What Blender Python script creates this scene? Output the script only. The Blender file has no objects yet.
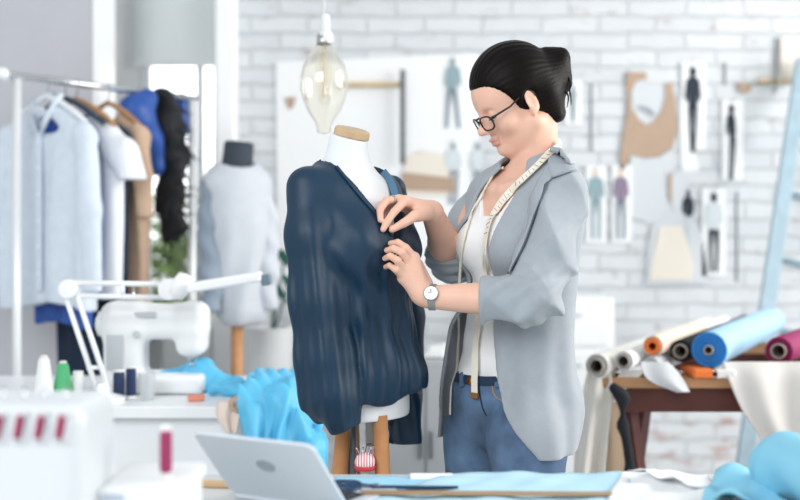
import bpy, bmesh, math, random
import numpy as np
from mathutils import Vector, Matrix
from mathutils.bvhtree import BVHTree

random.seed(4)
SC = bpy.context.scene
COL = SC.collection
FPX, HZ, CAMZ = 1248.0, 225.0, 1.25
def P(px, py, d):
    """world point seen at photograph pixel (px, py), d metres in front of the camera"""
    return Vector(((px - 400) / FPX * d, d, CAMZ - (py - HZ) / FPX * d))
def PX(px, d): return (px - 400) / FPX * d
def PZ(py, d): return CAMZ - (py - HZ) / FPX * d
def V(*a): return Vector(a)

# ------------------------------------------------------------------ materials
def lin(c):
    return tuple(((x / 12.92) if x <= 0.04045 else ((x + 0.055) / 1.055) ** 2.4) for x in c)
def hexc(h):
    h = h.lstrip('#'); return lin(tuple(int(h[i:i + 2], 16) / 255 for i in (0, 2, 4)))
MATS = {}
def mat(name, col, rough=0.6, metal=0.0, noise=0.0, nscale=30, bump=0.0, bscale=200, sheen=0.0,
        trans=0.0, alpha=1.0, spec=0.5, weave=False, emit=0.0, sss=0.0, coat=0.0, ior=1.45):
    if name in MATS: return MATS[name]
    m = bpy.data.materials.new(name); m.use_nodes = True
    nt = m.node_tree; b = nt.nodes['Principled BSDF']
    c = hexc(col) if isinstance(col, str) else col
    b.inputs['Base Color'].default_value = (*c, 1)
    b.inputs['Roughness'].default_value = rough
    b.inputs['Metallic'].default_value = metal
    b.inputs['IOR'].default_value = ior
    b.inputs['Specular IOR Level'].default_value = spec
    b.inputs['Transmission Weight'].default_value = trans
    b.inputs['Alpha'].default_value = alpha
    b.inputs['Sheen Weight'].default_value = sheen
    b.inputs['Coat Weight'].default_value = coat
    if sss:
        b.inputs['Subsurface Weight'].default_value = sss
        b.inputs['Subsurface Radius'].default_value = (0.02, 0.008, 0.004)
        b.inputs['Subsurface Scale'].default_value = 0.4
    if emit:
        b.inputs['Emission Color'].default_value = (*c, 1); b.inputs['Emission Strength'].default_value = emit
    tc = nt.nodes.new('ShaderNodeTexCoord')
    if noise:
        n = nt.nodes.new('ShaderNodeTexNoise'); n.inputs['Scale'].default_value = nscale; n.inputs['Detail'].default_value = 4
        r = nt.nodes.new('ShaderNodeValToRGB')
        r.color_ramp.elements[0].position = 0.3; r.color_ramp.elements[1].position = 0.7
        r.color_ramp.elements[0].color = (*[x * (1 - noise) for x in c], 1)
        r.color_ramp.elements[1].color = (*[min(1, x * (1 + noise * 0.6)) for x in c], 1)
        nt.links.new(tc.outputs['Object'], n.inputs['Vector'])
        nt.links.new(n.outputs['Fac'], r.inputs['Fac']); nt.links.new(r.outputs['Color'], b.inputs['Base Color'])
    if bump:
        bp = nt.nodes.new('ShaderNodeBump'); bp.inputs['Strength'].default_value = bump; bp.inputs['Distance'].default_value = 0.004
        if weave:
            w = nt.nodes.new('ShaderNodeTexWave'); w.inputs['Scale'].default_value = bscale; w.inputs['Distortion'].default_value = 1.0
        else:
            w = nt.nodes.new('ShaderNodeTexNoise'); w.inputs['Scale'].default_value = bscale; w.inputs['Detail'].default_value = 3
        nt.links.new(tc.outputs['Object'], w.inputs['Vector'])
        nt.links.new(w.outputs['Fac'], bp.inputs['Height']); nt.links.new(bp.outputs['Normal'], b.inputs['Normal'])
    MATS[name] = m
    return m

# ------------------------------------------------------------------ mesh builder
class MB:
    def __init__(s): s.v = []; s.f = []; s.mi = []
    def add(s, vs, fs, mi=0):
        o = len(s.v); s.v += [tuple(x) for x in vs]; s.f += [tuple(i + o for i in f) for f in fs]; s.mi += [mi] * len(fs); return s
    def box(s, c, size, R=None, mi=0):
        c = Vector(c); R = R or Matrix.Identity(3); h = [x / 2 for x in size]
        vs = [c + R @ Vector((sx * h[0], sy * h[1], sz * h[2])) for sx in (-1, 1) for sy in (-1, 1) for sz in (-1, 1)]
        return s.add(vs, [(0, 1, 3, 2), (4, 6, 7, 5), (0, 4, 5, 1), (2, 3, 7, 6), (0, 2, 6, 4), (1, 5, 7, 3)], mi)
    def tube(s, pts, r, seg=10, cap=True, flat=None, mi=0):
        pts = [Vector(p) for p in pts]; n = len(pts)
        rs = r if isinstance(r, (list, tuple)) else [r] * n
        vs = []; up = None
        for i, p in enumerate(pts):
            t = (pts[min(i + 1, n - 1)] - pts[max(i - 1, 0)]).normalized()
            if up is None:
                up = Vector((0, 0, 1)) if abs(t.z) < 0.9 else Vector((0, 1, 0))
            a = t.cross(up)
            if a.length < 1e-5: a = t.orthogonal()
            a.normalize(); b = a.cross(t).normalized(); up = b
            for k in range(seg):
                w = 2 * math.pi * k / seg
                vs.append(p + (a * math.cos(w) + b * math.sin(w)) * rs[i])
        fs = [(i * seg + k, i * seg + (k + 1) % seg, (i + 1) * seg + (k + 1) % seg, (i + 1) * seg + k) for i in range(n - 1) for k in range(seg)]
        if cap: fs += [tuple(range(seg))[::-1], tuple((n - 1) * seg + k for k in range(seg))]
        return s.add(vs, fs, mi)
    def lathe(s, prof, c=(0, 0, 0), axis=(0, 0, 1), seg=24, closed=False, mi=0):
        """prof: (radius, height) pairs along axis"""
        c = Vector(c); ax = Vector(axis).normalized(); a = ax.orthogonal().normalized(); b = ax.cross(a)
        vs = [c + ax * h + (a * math.cos(2 * math.pi * k / seg) + b * math.sin(2 * math.pi * k / seg)) * max(r, 1e-4) for r, h in prof for k in range(seg)]
        n = len(prof)
        fs = [(i * seg + k, i * seg + (k + 1) % seg, ((i + 1) % n) * seg + (k + 1) % seg, ((i + 1) % n) * seg + k) for i in range(n if closed else n - 1) for k in range(seg)]
        if not closed:
            fs += [tuple(range(seg))[::-1], tuple((n - 1) * seg + k for k in range(seg))]
        return s.add(vs, fs, mi)
    def prism(s, poly, depth, M=None, mi=0):
        """poly: (x, z) outline; extruded along local y by depth (centred); M places it"""
        M = M or Matrix.Identity(4); n = len(poly)
        vs = [M @ Vector((x, -depth / 2, z)) for x, z in poly] + [M @ Vector((x, depth / 2, z)) for x, z in poly]
        fs = [tuple(range(n)), tuple(range(2 * n - 1, n - 1, -1))] + [(i, n + i, n + (i + 1) % n, (i + 1) % n) for i in range(n)]
        return s.add(vs, fs, mi)
    def sheet(s, fn, nu, nv, mi=0):
        vs = [fn(i / nu, j / nv) for j in range(nv + 1) for i in range(nu + 1)]
        fs = [(j * (nu + 1) + i, j * (nu + 1) + i + 1, (j + 1) * (nu + 1) + i + 1, (j + 1) * (nu + 1) + i) for j in range(nv) for i in range(nu)]
        return s.add(vs, fs, mi)
    def build(s, name, m, parent=None, smooth=False, bevel=0.0, solid=0.0, sub=0, auto=False, fixn=True):
        me = bpy.data.meshes.new(name); me.from_pydata(s.v, [], s.f)
        for x in (m if isinstance(m, (list, tuple)) else [m]): me.materials.append(x)
        for p, i in zip(me.polygons, s.mi): p.material_index = i; p.use_smooth = smooth
        if fixn:
            bm = bmesh.new(); bm.from_mesh(me); bmesh.ops.recalc_face_normals(bm, faces=bm.faces); bm.to_mesh(me); bm.free()
        o = bpy.data.objects.new(name, me); COL.objects.link(o)
        if solid:
            md = o.modifiers.new('solid', 'SOLIDIFY'); md.thickness = solid; md.offset = 0
        if bevel:
            md = o.modifiers.new('bevel', 'BEVEL'); md.width = bevel; md.segments = 2; md.limit_method = 'ANGLE'
            for p in me.polygons: p.use_smooth = True
            md.harden_normals = True
        if sub:
            md = o.modifiers.new('sub', 'SUBSURF'); md.levels = sub; md.render_levels = sub
        if parent is not None: attach(o, parent)
        return o
def attach(o, parent):
    bpy_m = Matrix.Translation(-world_loc(parent)); o.parent = parent; o.matrix_parent_inverse = bpy_m
def world_loc(o):
    return Vector(o.location)      # every parent is unrotated; its own parents cancel through the inverse
def tag(o, label=None, cat=None, group=None, kind=None):
    if label: o['label'] = label
    if cat: o['category'] = cat
    if group: o['group'] = group
    if kind: o['kind'] = kind
    return o
def thing(name, label, cat, loc=(0, 0, 0), group=None):
    o = bpy.data.objects.new(name, None); COL.objects.link(o); o.location = loc; o.empty_display_size = 0.05
    return tag(o, label, cat, group)
def clone(root, delta, label, group=None):
    r = root.copy(); COL.objects.link(r); r.location = Vector(root.location) + Vector(delta); tag(r, label, group=group)
    for ch in root.children:
        c = ch.copy(); COL.objects.link(c); c.parent = r
        for g in ch.children:
            d = g.copy(); COL.objects.link(d); d.parent = c
    return r
def basis(x, y, z): return Matrix((Vector(x), Vector(y), Vector(z))).transposed()
def rotz(a): return Matrix.Rotation(a, 3, 'Z')

# ------------------------------------------------------------------ signed-distance modelling
class SDF:
    """organic solids: smooth unions of simple round primitives, meshed by surface nets"""
    def __init__(s, lo, hi, h):
        s.lo = np.array(lo, np.float32); s.h = h
        s.n = np.ceil((np.array(hi) - np.array(lo)) / h).astype(int) + 1
        s.F = np.full(s.n, 0.3, np.float32)
        s.ax = [s.lo[i] + h * np.arange(s.n[i], dtype=np.float32) for i in range(3)]
    def sub(s, lo, hi, pad):
        sl = []
        for i in range(3):
            a = int(max(0, math.floor((lo[i] - pad - s.lo[i]) / s.h))); b = int(min(s.n[i], math.ceil((hi[i] + pad - s.lo[i]) / s.h) + 1))
            if b <= a: return None
            sl.append(slice(a, b))
        return tuple(sl)
    def grid(s, sl):
        return (s.ax[0][sl[0]][:, None, None], s.ax[1][sl[1]][None, :, None], s.ax[2][sl[2]][None, None, :])
    def _union(s, sl, d, k):
        f = s.F[sl]
        if k > 0:
            hh = np.maximum(k - np.abs(f - d), 0) / k
            s.F[sl] = np.minimum(f, d) - hh * hh * k * 0.25
        else: s.F[sl] = np.minimum(f, d)
    def _cut(s, sl, d, k):
        f = s.F[sl]; d = -d
        if k > 0:
            hh = np.maximum(k - np.abs(f - d), 0) / k
            s.F[sl] = np.maximum(f, d) + hh * hh * k * 0.25
        else: s.F[sl] = np.maximum(f, d)
    def cone(s, a, b, ra, rb, k=0.02, cut=False, flat=None):
        """round cone from a to b; flat=(axis, factor) squashes it along that direction"""
        a = np.array(a, np.float32); b = np.array(b, np.float32); r = max(ra, rb) * (1 if flat is None or flat[1] >= 1 else 1 / flat[1] if False else 1)
        sl = s.sub(np.minimum(a, b) - r, np.maximum(a, b) + r, k + 4 * s.h)
        if sl is None: return s
        X, Y, Z = s.grid(sl); ba = b - a; L2 = max(float(ba @ ba), 1e-9)
        x, y, z = X - a[0], Y - a[1], Z - a[2]
        t = np.clip((x * ba[0] + y * ba[1] + z * ba[2]) / L2, 0, 1)
        x, y, z = x - t * ba[0], y - t * ba[1], z - t * ba[2]
        if flat is not None:
            n = np.array(flat[0], np.float32); n /= np.linalg.norm(n); q = (x * n[0] + y * n[1] + z * n[2]) * (1 / flat[1] - 1)
            x, y, z = x + q * n[0], y + q * n[1], z + q * n[2]
        d = np.sqrt(x * x + y * y + z * z) - (ra + (rb - ra) * t)
        if flat is not None and flat[1] < 1: d = d * flat[1] ** 0.5
        (s._cut if cut else s._union)(sl, d.astype(np.float32), k); return s
    def chain(s, pts, rs, k=0.01, flat=None):
        for i in range(len(pts) - 1): s.cone(pts[i], pts[i + 1], rs[i], rs[i + 1], k, flat=flat)
        return s
    def ell(s, c, r, R=None, k=0.02, cut=False):
        c = np.array(c, np.float32); r = np.array(r, np.float32)
        R = np.array(R if R is not None else np.eye(3), np.float32)     # columns: local axes
        e = np.sqrt(((R * r[None, :]) ** 2).sum(1))
        sl = s.sub(c - e, c + e, k + 4 * s.h)
        if sl is None: return s
        X, Y, Z = s.grid(sl); x, y, z = X - c[0], Y - c[1], Z - c[2]
        q = [x * R[0, i] + y * R[1, i] + z * R[2, i] for i in range(3)]
        k0 = np.sqrt((q[0] / r[0]) ** 2 + (q[1] / r[1]) ** 2 + (q[2] / r[2]) ** 2)
        k1 = np.sqrt((q[0] / r[0] ** 2) ** 2 + (q[1] / r[1] ** 2) ** 2 + (q[2] / r[2] ** 2) ** 2) + 1e-6
        (s._cut if cut else s._union)(sl, (k0 * (k0 - 1) / k1).astype(np.float32), k); return s
    def rbox(s, c, size, rad, R=None, k=0.0, cut=False):
        c = np.array(c, np.float32); hs = np.array(size, np.float32) / 2
        R = np.array(R if R is not None else np.eye(3), np.float32)
        e = np.abs(R) @ hs
        sl = s.sub(c - e, c + e, k + 4 * s.h)
        if sl is None: return s
        X, Y, Z = s.grid(sl); x, y, z = X - c[0], Y - c[1], Z - c[2]
        q = [np.abs(x * R[0, i] + y * R[1, i] + z * R[2, i]) - (hs[i] - rad) for i in range(3)]
        d = np.sqrt(sum(np.maximum(a, 0) ** 2 for a in q)) + np.minimum(np.maximum(np.maximum(q[0], q[1]), q[2]), 0) - rad
        (s._cut if cut else s._union)(sl, d.astype(np.float32), k); return s
    def all(s): return s.grid((slice(None),) * 3)
    def disp(s, fn):
        X, Y, Z = s.all(); s.F += np.broadcast_to(fn(X, Y, Z), s.F.shape).astype(np.float32); return s
    def keep(s, fn, k=0.0):
        """intersect with the region where fn < 0"""
        X, Y, Z = s.all(); s._cut((slice(None),) * 3, -np.broadcast_to(fn(X, Y, Z), s.F.shape).astype(np.float32), k); return s
    def shell(s, t):
        s.F = np.maximum(s.F, -(s.F + t)); return s
    def mesh(s):
        F = s.F; F[0] = F[-1] = 0.05; F[:, 0] = F[:, -1] = 0.05; F[:, :, 0] = F[:, :, -1] = 0.05
        ins = F < 0; nx, ny, nz = (n - 1 for n in F.shape)
        cnt = np.zeros((nx, ny, nz), np.uint8)
        for i in (0, 1):
            for j in (0, 1):
                for k in (0, 1): cnt += ins[i:nx + i, j:ny + j, k:nz + k]
        ci, cj, ck = np.nonzero((cnt > 0) & (cnt < 8))
        idx = np.full((nx, ny, nz), -1, np.int32); idx[ci, cj, ck] = np.arange(len(ci))
        acc = np.zeros((len(ci), 3), np.float64); num = np.zeros(len(ci))
        offs = [(i, j, k) for i in (0, 1) for j in (0, 1) for k in (0, 1)]
        val = {o: F[ci + o[0], cj + o[1], ck + o[2]] for o in offs}
        for o in offs:
            for a in range(3):
                if o[a] == 0:
                    p = list(o); p[a] = 1; p = tuple(p); v0, v1 = val[o], val[p]
                    m = (v0 < 0) != (v1 < 0); t = np.where(m, v0 / np.where(m, v0 - v1, 1), 0)
                    for b in range(3): acc[:, b] += np.where(m, (t if b == a else o[b]), 0)
                    num += m
        vs = (acc / num[:, None] + np.stack([ci, cj, ck], 1)) * s.h + s.lo
        quads = []
        for a in range(3):
            b, c = (a + 1) % 3, (a + 2) % 3
            sl0 = [slice(0, n) for n in F.shape]; sl1 = list(sl0)
            sl0[a] = slice(0, F.shape[a] - 1); sl1[a] = slice(1, F.shape[a])
            i0, i1 = ins[tuple(sl0)], ins[tuple(sl1)]; e = np.argwhere(i0 != i1)
            e = e[(e[:, b] > 0) & (e[:, c] > 0) & (e[:, b] < F.shape[b] - 1) & (e[:, c] < F.shape[c] - 1)]
            fl = i0[tuple(e.T)]
            def g(db, dc):
                q = e.copy(); q[:, b] -= db; q[:, c] -= dc; return idx[tuple(q.T)]
            q = np.stack([g(1, 1), g(0, 1), g(0, 0), g(1, 0)], 1)
            q[~fl] = q[~fl][:, ::-1]; quads.append(q)
        return vs, np.concatenate(quads)
    def build(s, name, m, parent=None, relax=1, matfn=None):
        vs, qs = s.mesh()
        for _ in range(relax):          # light Laplacian relaxation
            acc = np.zeros_like(vs); num = np.zeros(len(vs))
            for i in range(4):
                np.add.at(acc, qs[:, i], vs[qs[:, (i + 1) % 4]]); np.add.at(num, qs[:, i], 1)
                np.add.at(acc, qs[:, (i + 1) % 4], vs[qs[:, i]]); np.add.at(num, qs[:, (i + 1) % 4], 1)
            vs = vs * 0.45 + acc / np.maximum(num, 1)[:, None] * 0.55
        o = mesh_np(name, vs, qs, m)
        if matfn is not None:
            c = vs[qs].mean(1); o.data.polygons.foreach_set('material_index', matfn(c).astype(np.int32))
        if parent is not None: attach(o, parent)
        s.F = None
        o['_n'] = 0; del o['_n']
        BV[o.name] = (vs, qs)
        return o
BV = {}
def mesh_np(name, vs, qs, m):
    me = bpy.data.meshes.new(name); me.vertices.add(len(vs)); me.vertices.foreach_set('co', vs.astype(np.float32).ravel())
    me.loops.add(qs.size); me.loops.foreach_set('vertex_index', qs.astype(np.int32).ravel())
    me.polygons.add(len(qs)); me.polygons.foreach_set('loop_start', np.arange(0, qs.size, 4, dtype=np.int32))
    me.polygons.foreach_set('use_smooth', np.ones(len(qs), bool))
    for x in (m if isinstance(m, (list, tuple)) else [m]): me.materials.append(x)
    me.update(calc_edges=True); me.validate()
    o = bpy.data.objects.new(name, me); COL.objects.link(o); return o
def bvh_of(*objs):
    vs = []; fs = []
    for o in objs:
        a, q = BV[o.name]; n = len(vs); vs += a.tolist(); fs += (q + n).tolist()
    return BVHTree.FromPolygons(vs, fs)
EYE = Vector((0, 0, CAMZ))
def hit(bv, px, py, off=0.004):
    """point of a modelled surface in the direction of a pixel, lifted off along the surface normal; with the normal"""
    d = (P(px, py, 1.0) - EYE).normalized(); loc, n, i, dist = bv.ray_cast(EYE, d)
    if loc is None: return None
    if n.dot(d) > 0: n = -n
    return loc + n * off, n
def resample(pts, n):
    pts = [Vector((*p, 0)) if len(p) == 2 else Vector(p) for p in pts]
    L = [0]
    for a, b in zip(pts, pts[1:]): L.append(L[-1] + (b - a).length)
    out = []
    for i in range(n):
        t = L[-1] * i / (n - 1); k = max(j for j in range(len(L)) if L[j] <= t + 1e-9); k = min(k, len(pts) - 2)
        u = (t - L[k]) / max(L[k + 1] - L[k], 1e-9); out.append(pts[k].lerp(pts[k + 1], u))
    return out
def smooth_path(pts, n):
    """Catmull-Rom through points"""
    pts = [Vector((*p, 0)) if len(p) == 2 else Vector(p) for p in pts]; out = []; m = len(pts) - 1
    for i in range(n):
        t = m * i / (n - 1); k = min(int(t), m - 1); u = t - k
        p0, p1, p2, p3 = pts[max(k - 1, 0)], pts[k], pts[k + 1], pts[min(k + 2, m)]
        out.append(0.5 * ((2 * p1) + (p2 - p0) * u + (2 * p0 - 5 * p1 + 4 * p2 - p3) * u * u + (3 * p1 - p0 - 3 * p2 + p3) * u ** 3))
    return out
def ribbon(pts, normals, width, thick, name, m, parent=None, taper=None):
    mb = MB(); n = len(pts); vs = []
    for i, p in enumerate(pts):
        t = (pts[min(i + 1, n - 1)] - pts[max(i - 1, 0)]).normalized(); nn = normals[i]
        w = t.cross(nn).normalized() * (width / 2 * (taper(i / (n - 1)) if taper else 1)); q = nn.normalized() * thick / 2
        vs += [p - w - q, p + w - q, p + w + q, p - w + q]
    fs = [(i * 4 + k, i * 4 + (k + 1) % 4, i * 4 + 4 + (k + 1) % 4, i * 4 + 4 + k) for i in range(n - 1) for k in range(4)]
    fs += [(3, 2, 1, 0), tuple((n - 1) * 4 + k for k in range(4))]
    mb.add(vs, fs); return mb.build(name, m, parent)
def strip_on(bv, path, n, width, thick, name, m, parent=None, off=0.004, curve=True):
    """a ribbon laid on a modelled surface along a traced line"""
    pp = smooth_path(path, n) if curve else resample(path, n); ps = []; ns = []
    for p in pp:
        h = hit(bv, p.x, p.y, off)
        if h: ps.append(h[0]); ns.append(h[1])
    if len(ps) < 3: print('strip missed', name); return None
    for _ in range(2):
        ps = [ps[0]] + [(ps[i - 1] + ps[i] * 2 + ps[i + 1]) / 4 for i in range(1, len(ps) - 1)] + [ps[-1]]
        ns = [ns[0]] + [(ns[i - 1] + ns[i] * 2 + ns[i + 1]).normalized() for i in range(1, len(ns) - 1)] + [ns[-1]]
    return ribbon(ps, ns, width, thick, name, m, parent)
def patch_on(bv, left, right, nu, nv, thick, name, m, parent=None, off=0.004):
    """a cloth patch between two traced edges laid on a modelled surface"""
    a = resample(left, nv + 1); b = resample(right, nv + 1); rows = []; last = None
    for j in range(nv + 1):
        row = []
        for i in range(nu + 1):
            q = a[j].lerp(b[j], i / nu); h = hit(bv, q.x, q.y, off)
            if h is None: row.append(None)
            else: row.append(h[0])
        rows.append(row)
    depth = [p.y for r in rows for p in r if p is not None]
    if not depth: print('patch missed', name); return None
    md = sorted(depth)[len(depth) // 2]
    for j in range(nv + 1):
        for i in range(nu + 1):
            if rows[j][i] is None:
                near = [rows[jj][ii] for jj in range(max(0, j - 2), min(nv, j + 2) + 1) for ii in range(nu + 1) if rows[jj][ii] is not None]
                q = a[j].lerp(b[j], i / nu); rows[j][i] = P(q.x, q.y, (sum(p.y for p in near) / len(near)) if near else md)
    mb = MB(); mb.sheet(lambda u, v: rows[int(round(v * nv))][int(round(u * nu))], nu, nv)
    return mb.build(name, m, parent, smooth=True, solid=thick)
def sines(seed, n, lo, hi):
    r = random.Random(seed); return [(Vector((r.uniform(-1, 1), r.uniform(-1, 1), r.uniform(-1, 1))).normalized() * r.uniform(lo, hi), r.uniform(0, 6.28)) for _ in range(n)]
def wrinkle(seed, n=5, lo=20, hi=60, amp=0.004, warp=0.6, stretch=(1, 1, 1)):
    ws = sines(seed, n, lo, hi); w2 = sines(seed + 9, n, lo * 0.4, hi * 0.4)
    def fn(X, Y, Z):
        out = 0
        for (k, p), (q, p2) in zip(ws, w2):
            ph = X * (k.x * stretch[0]) + Y * (k.y * stretch[1]) + Z * (k.z * stretch[2]) + p
            ph = ph + warp * 2 * np.sin(X * q.x + Y * q.y + Z * q.z + p2)
            out = out + (np.abs(np.sin(ph * 0.5)) - 0.6)
        return out * (amp / n ** 0.5)
    return fn
def drape(name, label, cat, m, rows, th=.003, nu=14, amp=.012, wave=3.5, seed=0):
    """rows: list of (left px, right px, py, depth) from top to bottom; a hanging sheet with folds"""
    a = smooth_path([(r[0], r[2], r[3]) for r in rows], 30); b = smooth_path([(r[1], r[2] if len(r) < 5 else r[4], r[3]) for r in rows], 30)
    def fn(u, v):
        j = v * 29; i = min(int(j), 28); w = j - i; l = a[i].lerp(a[i + 1], w); r = b[i].lerp(b[i + 1], w); q = l.lerp(r, u)
        return P(q.x, q.y, q.z + amp * math.sin(u * 6.28 * wave + seed + 1.5 * v) * (0.25 + .75 * v))
    o = MB().sheet(fn, nu * 3, 28).build(name, m, None, smooth=True, solid=th); tag(o, label, cat); return o
# ================================================================== SETTING
def brick_material():
    m = bpy.data.materials.new('white_painted_brick'); m.use_nodes = True; nt = m.node_tree; L = nt.links.new
    b = nt.nodes['Principled BSDF']; b.inputs['Roughness'].default_value = 0.75
    tc = nt.nodes.new('ShaderNodeTexCoord'); sx = nt.nodes.new('ShaderNodeSeparateXYZ'); cx = nt.nodes.new('ShaderNodeCombineXYZ')
    L(tc.outputs['Object'], sx.inputs[0]); L(sx.outputs['X'], cx.inputs['X']); L(sx.outputs['Z'], cx.inputs['Y'])
    nd = nt.nodes.new('ShaderNodeTexNoise'); nd.inputs['Scale'].default_value = 9; nd.inputs['Detail'].default_value = 5
    L(cx.outputs[0], nd.inputs['Vector'])
    mix = nt.nodes.new('ShaderNodeVectorMath'); mix.operation = 'MULTIPLY_ADD'
    mix.inputs[1].default_value = (0.04, 0.035, 0); L(nd.outputs['Color'], mix.inputs[0]); L(cx.outputs[0], mix.inputs[2])
    br = nt.nodes.new('ShaderNodeTexBrick'); br.inputs['Scale'].default_value = 1.0
    br.inputs['Brick Width'].default_value = 0.26; br.inputs['Row Height'].default_value = 0.076
    br.inputs['Mortar Size'].default_value = 0.007; br.inputs['Mortar Smooth'].default_value = 0.5
    br.inputs['Color1'].default_value = (*hexc('#d6dadd'), 1); br.inputs['Color2'].default_value = (*hexc('#cdd1d5'), 1)
    br.inputs['Mortar'].default_value = (*hexc('#c6cacd'), 1); br.inputs['Bias'].default_value = -0.2
    L(mix.outputs[0], br.inputs['Vector'])
    # worn spots where the paint has come off
    n2 = nt.nodes.new('ShaderNodeTexNoise'); n2.inputs['Scale'].default_value = 5.5; n2.inputs['Detail'].default_value = 7; n2.inputs['Roughness'].default_value = 0.7
    mp = nt.nodes.new('ShaderNodeMapping'); mp.inputs['Scale'].default_value = (1, 2.2, 1); L(cx.outputs[0], mp.inputs['Vector']); L(mp.outputs[0], n2.inputs['Vector'])
    r2 = nt.nodes.new('ShaderNodeValToRGB'); r2.color_ramp.elements[0].position = 0.58; r2.color_ramp.elements[1].position = 0.74
    r2.color_ramp.elements[0].color = (0, 0, 0, 1); r2.color_ramp.elements[1].color = (0.75, 0.75, 0.75, 1); L(n2.outputs['Fac'], r2.inputs['Fac'])
    mc = nt.nodes.new('ShaderNodeMix'); mc.data_type = 'RGBA'
    mc.inputs[7].default_value = (*hexc('#9a7f74'), 1)
    L(r2.outputs['Color'], mc.inputs[0]); L(br.outputs['Color'], mc.inputs[6])
    # the lower courses are more worn, showing the red clay
    n3 = nt.nodes.new('ShaderNodeTexNoise'); n3.inputs['Scale'].default_value = 8; n3.inputs['Detail'].default_value = 6
    L(mp.outputs[0], n3.inputs['Vector'])
    lo = nt.nodes.new('ShaderNodeMapRange'); lo.inputs['From Min'].default_value = 0.75; lo.inputs['From Max'].default_value = 0.1
    lo.inputs['To Min'].default_value = 0.0; lo.inputs['To Max'].default_value = 0.16; L(sx.outputs['Z'], lo.inputs['Value'])
    ad = nt.nodes.new('ShaderNodeMath'); ad.operation = 'ADD'; L(n3.outputs['Fac'], ad.inputs[0]); L(lo.outputs[0], ad.inputs[1])
    r3 = nt.nodes.new('ShaderNodeValToRGB'); r3.color_ramp.elements[0].position = 0.66; r3.color_ramp.elements[1].position = 0.78
    r3.color_ramp.elements[0].color = (0, 0, 0, 1); r3.color_ramp.elements[1].color = (0.6, 0.6, 0.6, 1); L(ad.outputs[0], r3.inputs['Fac'])
    mc2 = nt.nodes.new('ShaderNodeMix'); mc2.data_type = 'RGBA'; mc2.inputs[7].default_value = (*hexc('#a8786c'), 1)
    L(r3.outputs['Color'], mc2.inputs[0]); L(mc.outputs[2], mc2.inputs[6]); L(mc2.outputs[2], b.inputs['Base Color'])
    bp = nt.nodes.new('ShaderNodeBump'); bp.inputs['Strength'].default_value = 0.7; bp.inputs['Distance'].default_value = 0.012
    sub = nt.nodes.new('ShaderNodeMath'); sub.operation = 'MULTIPLY_ADD'; sub.inputs[1].default_value = -1.0; L(br.outputs['Fac'], sub.inputs[0])
    L(nd.outputs['Fac'], sub.inputs[2]); L(sub.outputs[0], bp.inputs['Height']); L(bp.outputs['Normal'], b.inputs['Normal'])
    return m
BRICK = brick_material()
PLASTER = mat('white_plaster', '#eef1f0', 0.8, noise=0.03, nscale=6, bump=0.1, bscale=60)
GREYWALL = mat('lilac_grey_plaster', '#bfc0c6', 0.85, noise=0.03, nscale=5)
WHITE = mat('white_paint', '#f2f4f5', 0.4)
FLOORM = mat('pale_concrete', '#d3d5d6', 0.55, noise=0.12, nscale=4, bump=0.1, bscale=40)

def struct(o): o['kind'] = 'structure'; return o
YB = 5.6
struct(MB().box((0.5, 1.8, -0.05), (8.0, 9.6, 0.1)).build('floor', FLOORM))
struct(MB().box((2.0, YB + 0.15, 1.65), (5.47, 0.3, 3.3)).build('wall_back', BRICK))
xt0, xt1 = PX(214, 5.55), PX(237, 5.55)
# window bay: a deeper plaster wall with an opening
YW = 5.78
wx0, wx1 = PX(138, YW), PX(214, YW) + 0.06
mb = MB()
mb.box(((wx0 - 2.2) / 2 - 0.2, YW + 0.1, 1.65), (abs(-2.6 - wx0), 0.2, 3.3))
mb.box(((wx0 + wx1) / 2, YW + 0.1, 0.39), (wx1 - wx0, 0.2, 0.78))
mb.box(((wx0 + wx1) / 2, YW + 0.1, 3.0), (wx1 - wx0, 0.2, 0.6))
mb.box(((wx1 + 0.3 - 0.735) / 2 + 0.0, YW + 0.1, 1.65), (abs(-0.435 - wx1), 0.2, 3.3))
struct(mb.build('wall_window', PLASTER))
struct(MB().box(((xt0 + xt1) / 2, 5.63, 1.65), (xt1 - xt0, 0.22, 3.3)).build('trim_1', WHITE, bevel=0.02))
struct(MB().box((-2.35, 5.0, 1.65), (2 * (2.35 + PX(93, 4.85)), 0.3, 3.3)).build('wall_left', GREYWALL))
struct(MB().box((PX(93, 4.85) + .009, 5.0, 1.65), (0.018, 0.304, 3.3)).build('wall_left_lit_edge', WHITE))  # white strip puts the lit side face of the grey wall into colour
# window with frame, sill, panes
w = struct(bpy.data.objects.new('window_1', None)); COL.objects.link(w); w.location = ((wx0 + wx1) / 2, YW, 0.78)
zc, zh = 1.74, 1.92
mb = MB(); cxw = (wx0 + wx1) / 2; ww = wx1 - wx0
for sx in (-1, 1): mb.box((cxw + sx * (ww / 2 - 0.02), YW + 0.08, zc), (0.04, 0.07, zh))
for z in (0.80, 2.68): mb.box((cxw, YW + 0.08, z), (ww - 0.08, 0.07, 0.05))
mb.box((cxw + 0.07, YW + 0.08, zc), (0.03, 0.06, zh - 0.1))
mb.build('window_frame', WHITE, w, bevel=0.004)
MB().box((cxw, YW + 0.085, zc), (ww - 0.08, 0.006, zh - 0.1)).build('window_pane', mat('clear_glass', '#ffffff', 0.0, trans=1.0), w)
MB().box((cxw, YW - 0.03, 0.775), (ww + 0.06, 0.2, 0.03)).build('window_sill', WHITE, w, bevel=0.005)
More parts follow.
